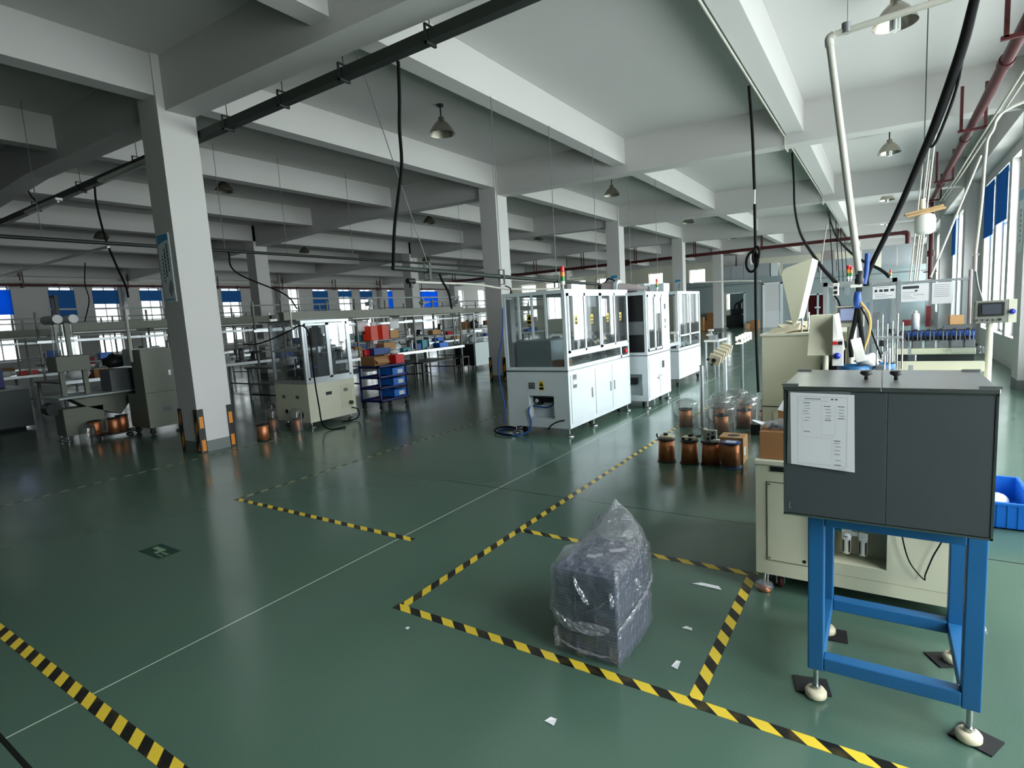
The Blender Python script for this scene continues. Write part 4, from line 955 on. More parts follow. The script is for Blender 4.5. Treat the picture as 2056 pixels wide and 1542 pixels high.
for p,q in ((by0_+.05,by0_+.36),(by0_+.36,by0_+.68)):
    g = MB().box(bx1_-.008,bx1_+.01,p,p+.03,.86,1.68).box(bx1_-.008,bx1_+.01,q-.03,q,.86,1.68).box(bx1_-.008,bx1_+.01,p,q,1.65,1.68).box(bx1_-.008,bx1_+.01,p,q,.86,.89).build('sliding_door',fm,t)
    MB().box(bx1_-.002,bx1_+.003,p+.03,q-.03,.89,1.65).build('door_glass','smoked',g)
for z,mm,h in ((1.5,'black',.04),(1.28,'midgrey',.03),(1.18,'midgrey',.02)): MB().box(bx1_+.006,bx1_+.009,by0_+.80,by0_+.86,z-h,z+h).build('label',mm,t)
for p,q in ((by0_+.04,by0_+.52),(by0_+.54,by1_-.04)): MB().box(bx1_,bx1_+.008,p,q,.16,.75).build('door','white_metal',t,.002)
MB().box(bx1_+.008,bx1_+.011,by0_+.62,by0_+.72,.55,.66).build('vent_label','black',t)
MB().box(bx1_+.008,bx1_+.010,by0_+.46,by0_+.475,.37,.47).box(bx1_+.008,bx1_+.010,by0_+.38,by0_+.46,.41,.425).box(bx1_+.008,bx1_+.010,by0_+.56,by0_+.62,.43,.44).build('red_marking','redpipe',t)
m = MB().box(-3.24,-3.06,by0_+.03,by0_+.09,.36,.46).build('air_regulator','dark',t); MB().lathe((-3.19,by0_+.03,.40),[(0,-.01),(.03,-.01),(.032,0)],16,'Y').build('gauge','paper',m)
MB().box(-3.36,-2.9,by0_+.03,by0_+.5,.81,1.68).build('inner_screen','black',t)
MB().box(-3.2,-2.92,by0_+.004,by0_+.03,1.1,1.3).build('inner_motor','midgrey',t,.01)
mechanism(t,bx0_+.1,bx1_-.1,by0_+.55,by1_-.1,.81,1.5,10)
for (x,y) in ((bx1_-.04,by0_+.05),(bx1_-.04,by1_-.05),(bx0_+.05,by0_+.05),(bx0_+.05,by1_-.05)): foot(x,y,.115,t)
for (x,y) in ((bx1_-.12,by0_+.14),(bx1_-.12,by1_-.18)): castor(x,y,.115,t)
bl = thing('blower', 'grey ring blower with a thick duct on the roof of the middle white machine', 'blower', (-3.3, 8.1, 1.731))
MB().cyl((-3.62,8.15,1.83),(-3.42,8.15,1.83),.10,seg=24).build('motor','pinkgrey',bl,.01)
MB().cyl((-3.42,8.15,1.83),(-3.36,8.15,1.83),.115,seg=24).build('housing','greywhite',bl,.008)
MB().cyl((-3.36,8.15,1.82),(-3.08,8.2,1.80),.075,.05,seg=20).cyl((-3.08,8.2,1.80),(-2.95,8.25,1.79),.03,seg=14).build('duct','pinkgrey',bl)
MB().cyl((-3.70,8.15,1.83),(-3.62,8.15,1.83),.06,seg=20).build('end_cap','dark',bl)
MB().box(-3.6,-3.1,8.08,8.22,1.733,1.745).build('foot_plate','dark',bl)
MB().tube(spline([(-3.57,8.1,1.92),(-3.5,8.08,1.97),(-3.4,8.08,1.93)],6),.012,6).build('lead','cable',bl)
tower_light('dim signal tower on the roof of the middle white machine', -2.98, 8.75, 1.731, .75)

# third machine
t = thing('enclosed_machine', 'far white enclosed machine of the aisle row, third from the camera', 'machine', (-3.5, 11.0, 0))
cx0_,cx1_,cy0_,cy1_ = -4.1,-3.1,10.2,11.68
MB().box(cx0_,cx1_,cy0_,cy1_,.15,.66).build('body','white_metal',t,.003)
MB().box(cx0_,cx1_,cy0_,cy1_,.66,.672).build('table_top','dark',t)
frame(t,cx0_,cx1_,cy0_,cy1_,.672,1.755,fm,.045)
MB().box(cx0_,cx1_,cy0_,cy1_,1.755,1.76).build('roof','greywhite',t)
for p,q in ((cy0_+.06,cy0_+.74),(cy0_+.74,cy1_-.06)):
    g = MB().box(cx1_-.01,cx1_+.01,p,p+.035,.75,1.71).box(cx1_-.01,cx1_+.01,q-.035,q,.75,1.71).box(cx1_-.01,cx1_+.01,p,q,.93,.96).build('sliding_door',fm,t)
    MB().box(cx1_-.003,cx1_+.003,p+.035,q-.035,.75,1.71).build('door_glass','smoked',g)
for k in range(4): MB().box(cx1_,cx1_+.006,cy0_+.05+.36*k,cy0_+.38+.36*k,.2,.62).build('door','white_metal',t,.002)
mechanism(t,cx0_+.15,cx1_-.15,cy0_+.2,cy1_-.2,.675,1.4,20,('bluedark','midgrey','dark','steel','paper'))
for (x,y) in ((cx1_-.05,cy0_+.06),(cx1_-.05,cy1_-.06),(cx0_+.05,cy0_+.06),(cx0_+.05,cy1_-.06)): castor(x,y,.15,t)
MB().box(-4.05,-3.75,10.3,10.7,1.76,1.95).build('duct_box','greywhite',label='pale grey duct box on the roof of the far white machine, left one',cat='duct')
MB().box(-3.65,-3.4,10.35,10.7,1.76,1.93).build('duct_box','greywhite',label='pale grey duct box on the roof of the far white machine, right one',cat='duct')
t = thing('side_conveyor', 'short white conveyor between the middle and the far white machines', 'conveyor', (-3.2, 9.6, 0))
MB().box(-3.4,-3.05,9.05,10.15,.80,.86).build('belt','aluprof',t); 
for y in (9.2,10.0): MB().box(-3.3,-3.24,y,y+.05,0,.80).build('leg','aluprof',t)
mechanism(t,-3.35,-3.1,9.1,10.1,.86,1.35,9,('dark','steel','creamwhite'))
t = thing('work_table', 'white table with small fittings right of the far white machine', 'table', (-2.85, 12.1, 0))
MB().box(-3.05,-2.75,11.75,12.5,.72,.76).build('tabletop','creamwhite',t)
for (x,y) in ((-3.03,11.77),(-2.79,11.77),(-3.03,12.44),(-2.79,12.44)): MB().box(x,x+.03,y,y+.03,0,.72).build('leg','aluprof',t)
mechanism(t,-3.0,-2.8,11.8,12.4,.76,1.1,7,('dark','steel','creamwhite'))
# ================================================================== cream enclosed machine by the nearest column
t = thing('enclosed_machine', 'cream based machine with an aluminium framed clear enclosure, right of the nearest column', 'machine', (-7.5, 5.6, 0))
lx0,lx1,ly0,ly1,lb_,lt_,lc_ = -7.93,-7.12,5.18,6.07,.085,.665,1.615
MB().box(lx0,lx1,ly0,ly1,lb_,lt_).build('body','beige2',t,.003)
MB().box(lx0,lx1,ly0,ly1,lt_,lt_+.02).build('table_top','aluprof',t)
frame(t,lx0,lx1,ly0,ly1,lt_+.02,lc_,'aluprof',.042)
MB().box(lx0-.2,lx1-.05,ly0-.03,ly1-.2,lc_,lc_+.018).build('roof_plate','midgrey',t)
MB().box(lx0+.04,lx1-.04,ly0+.005,ly0+.035,1.16,1.19).build('near_mid_rail','aluprof',t)
MB().box(lx0+.042,lx1-.042,ly0+.014,ly0+.02,lt_+.06,lc_-.04).build('near_window','smoked',t)
for p,q in ((ly0+.045,ly0+.46),(ly0+.46,ly1-.045)):
    g = MB().box(lx1-.018,lx1+.004,p,p+.03,lt_+.06,lc_-.05).box(lx1-.018,lx1+.004,q-.03,q,lt_+.06,lc_-.05).box(lx1-.018,lx1+.004,p,q,lt_+.06,lt_+.09).box(lx1-.018,lx1+.004,p,q,lc_-.08,lc_-.05).build('sliding_door','aluprof',t)
    MB().box(lx1-.010,lx1-.004,p+.03,q-.03,lt_+.09,lc_-.08).build('door_glass','smoked',g)
mechanism(t,lx0+.15,lx1-.12,ly0+.12,ly1-.12,lt_+.02,1.35,26,('midgrey','dark','greywhite','steel','midgrey','bluedark'))
MB().cyl((-7.55,5.75,1.2),(-7.55,5.75,1.5),.09,seg=18).cyl((-7.55,5.75,1.5),(-7.55,5.75,1.55),.05,seg=14).build('motor','dark',t)
MB().box(-7.6,-7.25,5.5,5.85,.69,1.1).build('gear_block','midgrey',t,.004)
for (x,z) in ((-7.72,.47),(-7.38,.47)): MB().box(x-.04,x+.04,ly0-.003,ly0,z-.025,z+.025).build('label','midgrey',t)
for (x,z,q) in ((-7.68,.24,.035),(-7.33,.2,.06)): MB().cyl((x,ly0-.004,z),(x,ly0+.001,z),q,seg=18).build('round_hole','black',t)  # flat black discs drawn for the dark insides of two round holes
MB().box(lx1,lx1+.003,ly0+.32,ly0+.43,.46,.51).build('label','ink',t)
p = MB().box(lx1,lx1+.004,ly0+.60,ly0+.82,.2,.58).build('recess_panel','beige',t)
MB().box(lx1+.004,lx1+.006,ly0+.66,ly0+.74,.47,.52).build('label','midgrey',p); MB().cyl((lx1+.004,ly0+.77,.28),(lx1+.05,ly0+.77,.28),.03,seg=14).build('plug','black',p)
for (x,y) in ((lx0+.1,ly0+.1),(lx1-.06,ly0+.06),(lx0+.1,ly1-.1),(lx1-.06,ly1-.08)): foot(x,y,lb_,t)
r = thing('roof_fixture','small white pump with a black knob on the roof plate of the cream machine','pump',(-8.0,5.3,lc_+.018))
MB().box(-8.08,-7.94,5.24,5.36,lc_+.018,lc_+.06).build('base','creamwhite',r); MB().cyl((-8.04,5.3,lc_+.06),(-8.04,5.3,lc_+.16),.014,seg=10).build('tube','creamwhite',r); MB().cyl((-7.95,5.28,lc_+.06),(-7.95,5.28,lc_+.12),.035,seg=16).build('knob','black',r)
MB().tube(spline([(-7.18,4.30,1.34),(-7.25,4.5,1.32),(-7.5,4.9,1.36),(-7.32,5.08,1.46),(-7.1,5.14,1.54),(-6.98,5.16,1.5),(-6.94,5.18,1.35),(-6.96,5.2,.8),(-6.92,5.2,.35),(-6.80,5.14,.1),(-6.70,5.2,.014),(-6.62,5.4,.014)],7),.011,7).build('cable','cable',label='black cable sagging from the nearest column over the cream machine and down to the floor',cat='cable')
MB().cyl((-7.22,5.1,1.5),(-7.22,5.1,1.86),.014,seg=10).build('conduit_pole','pvc',label='short white conduit pole above the corner of the cream machine',cat='conduit')
MB().tube(spline([(-7.09,5.95,.2),(-6.98,5.98,.16),(-6.96,5.95,.05),(-7.0,5.85,.012),(-7.06,5.7,.012)],6),.010,6).build('cable','cable',label='short black cable from the socket panel of the cream machine to the floor',cat='cable')

# spools near the nearest column
spool('dark flanged copper spool standing on the floor right of the nearest column', -7.12, 4.40, 'black', .225, group='copper wire spools')
for x,y,lb in ((-7.62,4.88,'clear drum over a copper spool, between the nearest column and the cream machine'),(-7.18,4.98,'clear drum over a copper spool at the near corner of the cream machine'),(-8.35,5.35,'clear drum over a copper spool left of the cream machine base')):
    dup(d0,(x,y,0),lb,scale=(.62,.62,.98)); dup(s0,(x,y,0),'copper spool under the '+lb.split(' over a copper spool')[0].replace('clear','small clear')+lb.split('copper spool')[1],scale=(.85,.85,.85))

# navy trolley with bins and boxes
t = thing('trolley', 'navy steel three shelf trolley on castors loaded with boxes and blue bins', 'trolley', (-7.45, 7.05, 0))
tx0,tx1,ty0,ty1 = -7.72,-7.22,6.70,7.40
for z in (.14,.36,.55,.735): MB().box(tx0,tx1,ty0,ty1,z,z+.012).box(tx0,tx1,ty0,ty0+.012,z,z+.04).box(tx0,tx1,ty1-.012,ty1,z,z+.04).box(tx0,tx0+.012,ty0,ty1,z,z+.04).box(tx1-.012,tx1,ty0,ty1,z,z+.04).build('shelf','navy',t)
for x in (tx0,tx1-.03):
    for y in (ty0,ty1-.03): MB().box(x,x+.03,y,y+.03,.12,.775).build('post','navy',t)
for x in (tx0+.03,tx1-.03):
    for y in (ty0+.04,ty1-.04): castor(x,y,.14,t)
for y,z,lb in ((7.2,.572,'blue parts bin on the upper shelf of the navy trolley'),(7.2,.392,'blue parts bin on the middle shelf of the navy trolley'),(7.2,.182,'blue parts bin on the lower shelf of the navy trolley')):
    b = thing('parts_bin',lb,'bin',(-7.4,y,z),'blue bins on the trolley')
    MB().box(-7.62,-7.24,y-.16,y+.16,z,z+.01).box(-7.62,-7.24,y-.16,y-.15,z,z+.13).box(-7.62,-7.24,y+.15,y+.16,z,z+.13).box(-7.25,-7.24,y-.16,y+.16,z,z+.13).box(-7.62,-7.61,y-.16,y+.16,z,z+.13).build('bin','bluebin',b)
    MB().box(-7.239,-7.236,y-.03,y+.1,z+.03,z+.1).build('label','paper',b)
b = thing('cardboard_box','open brown cardboard box on top of the navy trolley','box',(-7.5,6.9,.747)); MB().box(-7.68,-7.34,6.74,7.03,.775,.93).build('carton','cardboard',b,.002); MB().ob((-7.3,6.9,.85),(.1,.28,.006),(0,.7,0)).build('flap','cardboard2',b); MB().box(-7.339,-7.337,6.8,6.88,.82,.86).build('label','paper',b)
MB().box(-7.62,-7.4,7.05,7.15,.775,.95).build('small_carton','cardboard',label='small brown carton beside the red box on the navy trolley',cat='box')
MB().box(-7.5,-7.25,7.17,7.38,.775,.93).build('red_box','red',label='bright red plastic box on top of the navy trolley',cat='box',bevel=.004)
MB().blob((-7.4,7.28,.975),(.22,.22,.1),seed=21,amp=.5).build('plastic_bag','whitebag',label='white plastic bag on the red box of the navy trolley',cat='plastic bag')

# ================================================================== grey machines left of the nearest column
t = thing('control_cabinet_machine','grey beige machine with a tall control cabinet, half hidden behind the nearest column','machine',(-9.6,4.4,0))
MB().box(-10.0,-9.39,3.96,4.95,.11,.64).build('base','greybeige',t,.006)
MB().prism([(3.96,.64),(4.95,.64),(4.95,1.1),(4.62,1.33),(3.96,1.33)],'X',-9.72,-9.39).build('cabinet','greybeige',t,.006)
MB().box(-10.0,-9.72,3.96,4.5,1.08,1.345).build('head','greywhite',t,.01)
MB().box(-9.98,-9.72,4.3,4.9,.64,1.08).build('shade_block','dark',t)  # solid dark block standing in for the shade of the open void
MB().box(-9.9,-9.8,4.05,4.2,.64,1.08).build('ram','midgrey',t)
MB().box(-9.39,-9.386,4.05,4.6,.70,.98).build('door','greybeige',t,.002)
MB().box(-9.386,-9.375,4.32,4.36,.90,.98).build('handle','steel',t); MB().box(-9.389,-9.384,4.18,4.30,.34,.42).build('label','midgrey',t)
MB().box(-9.391,-9.386,3.97,4.9,.655,.66).build('seam','black',t)
for (x,y) in ((-9.95,4.02),(-9.45,4.02),(-9.45,4.85),(-9.95,4.85)): castor(x,y,.11,t)
for (x,y) in ((-10.02,3.92),(-9.42,4.4)): foot(x,y,.11,t)
MB().cyl((-9.55,3.9,1.15),(-9.52,3.9,1.86),.022,seg=12).build('white_pole','pvc',label='white pole beside the grey control cabinet machine',cat='pole')
t = thing('hopper_machine','grey sheet metal machine with a head box, clear cylinder and film rolls at far left','machine',(-10.5,3.6,0))
MB().box(-10.68,-10.31,3.19,3.72,.08,.50).build('base','greybeige',t,.006)
MB().prism([(3.5,.5),(3.95,.3),(4.25,.66),(3.3,.66)],'X',-10.68,-10.31).build('hopper','greybeige',t)
MB().box(-10.9,-10.1,3.1,4.75,.665,.692).build('table','greywhite',t,.003)
MB().cyl((-10.75,3.15,.50),(-10.5,3.15,.50),.10,seg=20).build('hand_wheel','dark',t)
for y in (3.25,3.55): MB().box(-10.46,-10.40,y,y+.06,.692,1.08).build('post','greybeige',t)
MB().box(-10.66,-10.27,3.19,3.62,1.07,1.30).build('head_box','greybeige',t,.008)
MB().cyl((-10.80,3.3,1.19),(-10.66,3.3,1.19),.075,.065,seg=20).build('dial','dark',t)
MB().cyl((-10.52,3.4,1.30),(-10.52,3.4,1.78),.135,seg=24,caps=False).build('clear_cylinder','barrel',t)
MB().box(-10.38,-10.33,3.38,3.43,1.3,1.8).build('upright','greybeige',t)
for y in (3.3,3.5): MB().cyl((-10.80,y,1.86),(-10.3,y,1.86),.065,seg=18).build('film_roll','paper',t)
m = MB()
for x in (-10.72,-10.56): m.box(x-.014,x+.014,3.38,3.42,1.9,2.22)
m.box(-10.73,-10.55,3.38,3.42,2.2,2.235); m.build('frame','dark',t)
for (x,y) in ((-10.62,3.22),(-10.36,3.22),(-10.36,3.66),(-10.62,3.66)): foot(x,y,.08,t)
for dx,lb in ((0,'left one of the two cream tensioner blocks behind the grey hopper machine'),(.12,'right one of the two cream tensioner blocks behind the grey hopper machine')):
    b = thing('tensioner_block',lb,'wire tensioner',(-10.42+dx,4.62,.692),'tensioner blocks at far left')
    MB().box(-10.44+dx,-10.34+dx,4.5,4.62,.80,.94).build('block','cream',b,.004); MB().cyl((-10.39+dx,4.499,.87),(-10.39+dx,4.48,.87),.04,seg=18).build('pulley','black',b); MB().box(-10.40+dx,-10.37+dx,4.55,4.58,.692,.80).build('stem','steel',b)
MB().blob((-10.3,3.95,1.16),(.35,.3,.24),seed=31,amp=.4).build('dark_bundle','dark',label='dark cloth bundle on the grey hopper machine beside its head box',cat='bundle')
MB().box(-10.5,-10.12,3.8,4.15,.694,1.04).build('bundle_shelf','midgrey',label='grey block under the dark cloth bundle',cat='block')
t = thing('spool_cart','low dark cart carrying three copper spools at far left','cart',(-10.05,3.7,0))
MB().box(-10.22,-9.86,3.42,4.05,.05,.065).build('deck','dark',t)
for (x,y) in ((-10.18,3.46),(-9.9,3.46),(-10.18,4.0),(-9.9,4.0)): MB().cyl((x-.01,y,.025),(x+.01,y,.025),.025,seg=14).build('wheel','rubber',t)
for x,y,lb,q in ((-10.10,3.50,'copper spool nearest on the low dark cart',1.0),(-9.97,3.70,'middle copper spool on the low dark cart',1.05),(-10.08,3.86,'farthest copper spool on the low dark cart, lit from behind',1.1)):
    dup(s1,(x,y,.065),lb,'copper spools on the cart',scale=(q,q,q))
dup(d0,(-9.56,3.2,0),'empty clear drum standing on the floor in front of the low spool cart',scale=(.7,.7,.9))
t = thing('grey_pedestal','dark grey steel pedestal cabinet at the left edge on the shiny floor','cabinet',(-13.9,3.3,0))
MB().box(-14.3,-12.9,3.05,3.55,.05,.72).build('body','darkgrey',t,.01); MB().box(-14.3,-12.9,3.0,3.6,.72,.75).build('top','midgrey',t)
MB().box(-13.3,-12.88,2.9,3.0,.06,.12).build('foot_plate','rubber',t); MB().box(-14.3,-13.2,3.1,3.5,0,.05).build('plinth','dark',t)
MB().box(-13.9,-13.6,3.1,3.4,.75,1.1).build('navy_case','navy',label='navy case on the dark grey pedestal at the left edge',cat='case')

# ================================================================== assembly lines
def bench(lb, x0, x1, y0, y1, bz, extra=False):
    t = thing('assembly_bench', lb, 'assembly bench', ((x0+x1)/2, (y0+y1)/2, 0), 'assembly benches with lamp beams')
    MB().box(x0,x1,y0,y1,.70,.735).build('tabletop','benchtop',t)
    MB().box(x1,x1+.012,y0,y1,.685,.75).build('edge_rail','aluprof',t)
    MB().box(x0+.25,x0+.75,y0,y1,1.06,1.085).build('upper_shelf','midgrey',t)
    if extra: MB().box(x0+.15,x1-.25,y0,y1,.36,.38).build('lower_shelf','midgrey',t)
    n = max(2,int((y1-y0)/1.9)+1)
    for i in range(n):
        y = y0+.05+(y1-y0-.1)*i/(n-1)
        for x in (x0+.08,x1-.08): MB().box(x-.025,x+.025,y-.025,y+.025,0,.70).build('leg','midgrey',t)
        MB().box(x0+.08,x1-.08,y-.02,y+.02,.12,.15).build('foot_bar','dark',t)
        for x in (x0+.5,x1-.06): MB().box(x-.018,x+.018,y-.018,y+.018,.735,bz+.44).build('upright','greybeige',t)
    MB().box(x1-.10,x1+.06,y0,y1,bz,bz+.165).build('lamp_beam','greybeige',t)
    MB().box(x1-.05,x1-.02,y0,y1,bz+.42,bz+.455).build('top_rail','midgrey',t)
    MB().box(x0+.47,x0+.53,y0,y1,bz-.2,bz-.15).build('back_rail','aluprof',t)
    y = y0+.3
    while y+1.2 < y1: MB().cyl((x1-.02,y,bz-.03),(x1-.02,y+1.15,bz-.03),.018,seg=10).build('fluorescent_tube','tube',t); y += 1.5
    return t
bench('nearest long assembly bench with an overhead lamp beam, behind the cream enclosed machine',-11.6,-10.05,6.9,12.7,1.68,True)
bench('second long assembly bench row with a lamp beam, left of and behind the nearest one',-14.9,-13.4,4.2,12.6,1.72)
bench('third assembly bench row with a lamp beam, near the far left windows',-19.2,-17.9,1.0,15.0,1.72)
bench('fourth assembly bench row with a lamp beam, closest to the left windows',-23.2,-21.9,3.0,20.0,1.72)
bench('far assembly bench row behind the second column, under the lamp beam',-14.6,-13.2,14.5,23.0,1.72)
bench('farthest assembly bench row close to the pale end wall',-19.0,-17.8,17.0,29.0,1.72)
bench('left assembly bench row reaching out of view at the left edge',-14.9,-13.4,-4.0,2.6,1.72)
cnt = 0
adj = {'whitebag':'white plastic bag','bluedark':'dark blue bin','red':'red tray','cardboard':'brown carton','midgrey':'grey fixture','dark':'dark machine head','paper':'white box','bluebin':'bright blue bin','teal':'teal tray','creamwhite':'white fixture','cardboard2':'tan carton'}
wheres = {0:'on the nearest assembly bench',1:'on the second bench row',2:'on the third bench row',3:'on the bench row beside the windows',4:'on the far bench row',5:'on the end wall bench row'}
ordn = 'first second third fourth fifth sixth seventh eighth ninth tenth eleventh twelfth thirteenth fourteenth fifteenth sixteenth seventeenth eighteenth nineteenth twentieth'.split()
ordn += ['twenty-'+q for q in ordn[:9]] + ['thirtieth']
def clutter(line, x0, x1, y0, y1, n, seed):
    R_ = random.Random(seed); mats = list(adj)
    for k in range(n):
        y = y0+(y1-y0)*(k+.5)/n+R_.uniform(-.1,.1); up = k % 3 == 2
        x = x0+.63 if up else R_.uniform(x0+.95,x1-.34)
        z = 1.088 if up else .737
        m_ = R_.choice(mats+['whitebag','dark','dark','midgrey','midgrey','whitebag']); sx_,sy_,sz_ = (R_.uniform(.14,.19) if up else R_.uniform(.18,.34)),R_.uniform(.2,.42),R_.uniform(.1,.3)
        where = wheres[line]+(', upper shelf' if up else ', table level')
        nm = {'whitebag':'plastic_bag','midgrey':'fixture','dark':'machine_head','creamwhite':'fixture'}.get(m_,'storage_box')
        pos = ['at the near end','left of the middle','near the middle','right of the middle','at the far end'][min(4,int(5*k/n))]
        o = thing(nm, '%s %s, %s, %s from near end' % (adj[m_],wheres[line],('upper shelf' if up else 'table level'),ordn[k]), {'plastic_bag':'plastic bag','fixture':'fixture','machine_head':'machine head'}.get(nm,'box'), (x,y,z), 'items '+wheres[line])
        if m_ == 'whitebag': MB().blob((x,y,z+sz_*.42),(sx_*1.3,sy_*1.3,sz_),seed=k+seed,amp=.5).build('bag','whitebag',o)
        elif m_ in ('dark','midgrey','creamwhite'):
            MB().box(x-sx_/2,x+sx_/2,y-sy_/2,y+sy_/2,z,z+.04).box(x-.05,x+.05,y-.05,y+.05,z+.04,z+sz_).box(x-.05,x+sx_/2,y-.04,y+.04,z+sz_,z+sz_+.06).build('body',m_,o)
            MB().cyl((x+sx_*.4,y,z+.04),(x+sx_*.4,y,z+sz_),.02,seg=10).build('spindle','steel',o)
        else:
            MB().box(x-sx_/2,x+sx_/2,y-sy_/2,y+sy_/2,z,z+.01).box(x-sx_/2,x-sx_/2+.01,y-sy_/2,y+sy_/2,z,z+sz_).box(x+sx_/2-.01,x+sx_/2,y-sy_/2,y+sy_/2,z,z+sz_).box(x-sx_/2,x+sx_/2,y-sy_/2,y-sy_/2+.01,z,z+sz_).box(x-sx_/2,x+sx_/2,y+sy_/2-.01,y+sy_/2,z,z+sz_).build('box',m_,o)
clutter(0,-11.6,-10.05,7.2,12.5,30,3); clutter(1,-14.9,-13.4,4.4,12.4,20,5); clutter(2,-19.2,-17.9,2.0,14.5,18,8); clutter(3,-23.2,-21.9,4.0,19.5,14,9); clutter(4,-14.6,-13.2,14.8,22.8,14,12); clutter(5,-19.0,-17.8,17.5,28.5,12,15)
for k,(y,lb) in enumerate(((8.2,'paper notice hanging from the lamp beam above the left part of the nearest bench'),(9.4,'paper notice hanging from the lamp beam left of the navy trolley'),(10.5,'paper notice hanging from the lamp beam right of the navy trolley'))):
    MB().box(-10.72,-10.715,y,y+.32,1.35,1.6).build('notice','paper',label=lb,cat='notice')
t = thing('inspection_station','red lit inspection hood standing on the nearest assembly bench','inspection hood',(-10.65,9.9,.737))
for y in (9.62,10.0): MB().box(-10.8,-10.5,y,y+.22,1.1,1.46).build('red_panel','skin_red',t)
MB().box(-10.75,-10.7,9.85,9.99,.737,1.55).build('post','paper',t); MB().box(-10.82,-10.7,9.6,10.25,1.27,1.31).build('bracket','dark',t)
t = thing('end_cabinet','low dark cabinet with a white side and open top rack, left of the second column','cabinet',(-10.2,13.2,0))
MB().box(-10.62,-9.90,12.95,13.75,.12,.745).build('body','dark',t); MB().box(-9.90,-9.84,12.93,13.77,.11,.75).build('side_panel','greywhite',t,.003)
frame(t,-10.62,-9.84,12.95,13.75,.75,1.62,'greywhite',.03)
MB().box(-10.62,-9.84,12.95,13.75,1.17,1.19).build('shelf','greywhite',t)
MB().box(-9.862,-9.856,12.98,13.4,.78,1.15).build('side_window','acrylic',t)
for (x,y) in ((-10.55,13.0),(-9.9,13.0),(-10.55,13.7),(-9.9,13.7)): castor(x,y,.12,t)
for k,(x,y,z,m_,lb) in enumerate(((-10.45,13.2,.76,'whitebag','white film bag left inside the rack of the low dark cabinet'),(-10.12,13.2,.76,'paper','crumpled white paper right inside the rack of the low dark cabinet'),(-10.1,13.3,1.19,'dark','dark tools on the top shelf of the low dark cabinet'),(-10.4,13.3,1.19,'cardboard2','tan carton on the top shelf of the low dark cabinet'))):
    (MB().blob((x,y,z+.12),(.26,.3,.28),seed=k+50,amp=.5) if m_ != 'cardboard2' else MB().box(x-.1,x+.1,y-.15,y+.15,z,z+.22)).build('rack_item',m_,label=lb,cat='item')
def stool(x,y,lb):
    t = thing('stool',lb,'stool',(x,y,0),'black stools at the assembly bench')
    MB().box(x-.16,x+.16,y-.16,y+.16,.43,.46).build('seat','black',t)
    for dx in (-.14,.14):
        for dy in (-.14,.14): MB().box(x+dx-.014,x+dx+.014,y+dy-.014,y+dy+.014,0,.43).build('leg','black',t)
    m = MB(); m.box(x-.14,x+.14,y-.15,y-.13,.18,.2).box(x-.14,x+.14,y+.13,y+.15,.18,.2).box(x-.15,x-.13,y-.14,y+.14,.18,.2).box(x+.13,x+.15,y-.14,y+.14,.18,.2); m.build('rung','black',t)
stool(-9.75,10.55,'black stool in front of the nearest bench, just right of the navy trolley'); stool(-9.8,12.2,'black stool in front of the nearest bench beside the low dark cabinet'); stool(-9.75,7.6,'black stool in front of the nearest bench behind the cream machine')
def fan(y,lb):
    t = thing('fan',lb,'fan',(-10.1,y,2.12),'small fans on the bench top rail')
    MB().cyl((-10.08,y,2.10),(-10.08,y,1.98),.012,seg=8).build('stem','dark',t)
    MB().cyl((-10.16,y,1.98),(-10.02,y,1.98),.05,seg=16).build('motor','greywhite',t)
    for k in range(3):
        a=2*math.pi*k/3; MB().ob((-10.01,y+.09*math.cos(a),1.98+.09*math.sin(a)),(.008,.14,.05),(a,0,0)).build('blade','midgrey',t)
fan(9.25,'left one of the three small fans on the bench top rail'); fan(11.1,'middle one of the three small fans on the bench top rail'); fan(12.55,'right one of the three small fans on the bench top rail, by the second column')
# ================================================================== overhead services
def lamp(lb, x, y, bulb=False):
    zs = zb(x)+.63; z = zs-.44
    t = thing('pendant_lamp', lb, 'lamp', (x, y, z), 'conical high bay lamps')
    MB().cyl((x,y,zs-.03),(x,y,zs),.05,seg=16).build('canopy','dark',t)
    MB().cyl((x,y,z+.24),(x,y,zs-.03),.012,seg=8).build('stem','dark',t)
    MB().lathe((x,y,z),[(.20,0),(.195,.012),(.17,.07),(.12,.14),(.07,.19),(.05,.2),(.045,.25),(0,.255)],28).lathe((x,y,z),[(.197,.002),(.165,.068),(.115,.136),(.05,.19),(0,.19)],28).build('shade','lampshade',t)
    if bulb:
        for k in range(4): MB().cyl((x+.03*math.cos(k*1.57),y+.03*math.sin(k*1.57),z-.06),(x+.03*math.cos(k*1.57),y+.03*math.sin(k*1.57),z+.15),.018,seg=10).build('tube','tube',t)
bays = {-18.0:'left',-11.8:'centre left',-5.72:'centre',0.06:'right'}
rowname = {7.05:'first',13.6:'second',20.3:'third',27.2:'fourth'}
for x in bays:
    for y in rowname: lamp('conical pendant lamp, %s row from the camera, %s line of lamps' % (rowname[y],bays[x]), x, y+(.25 if x > -1 and y < 8 else 0), bulb=(x>-1))
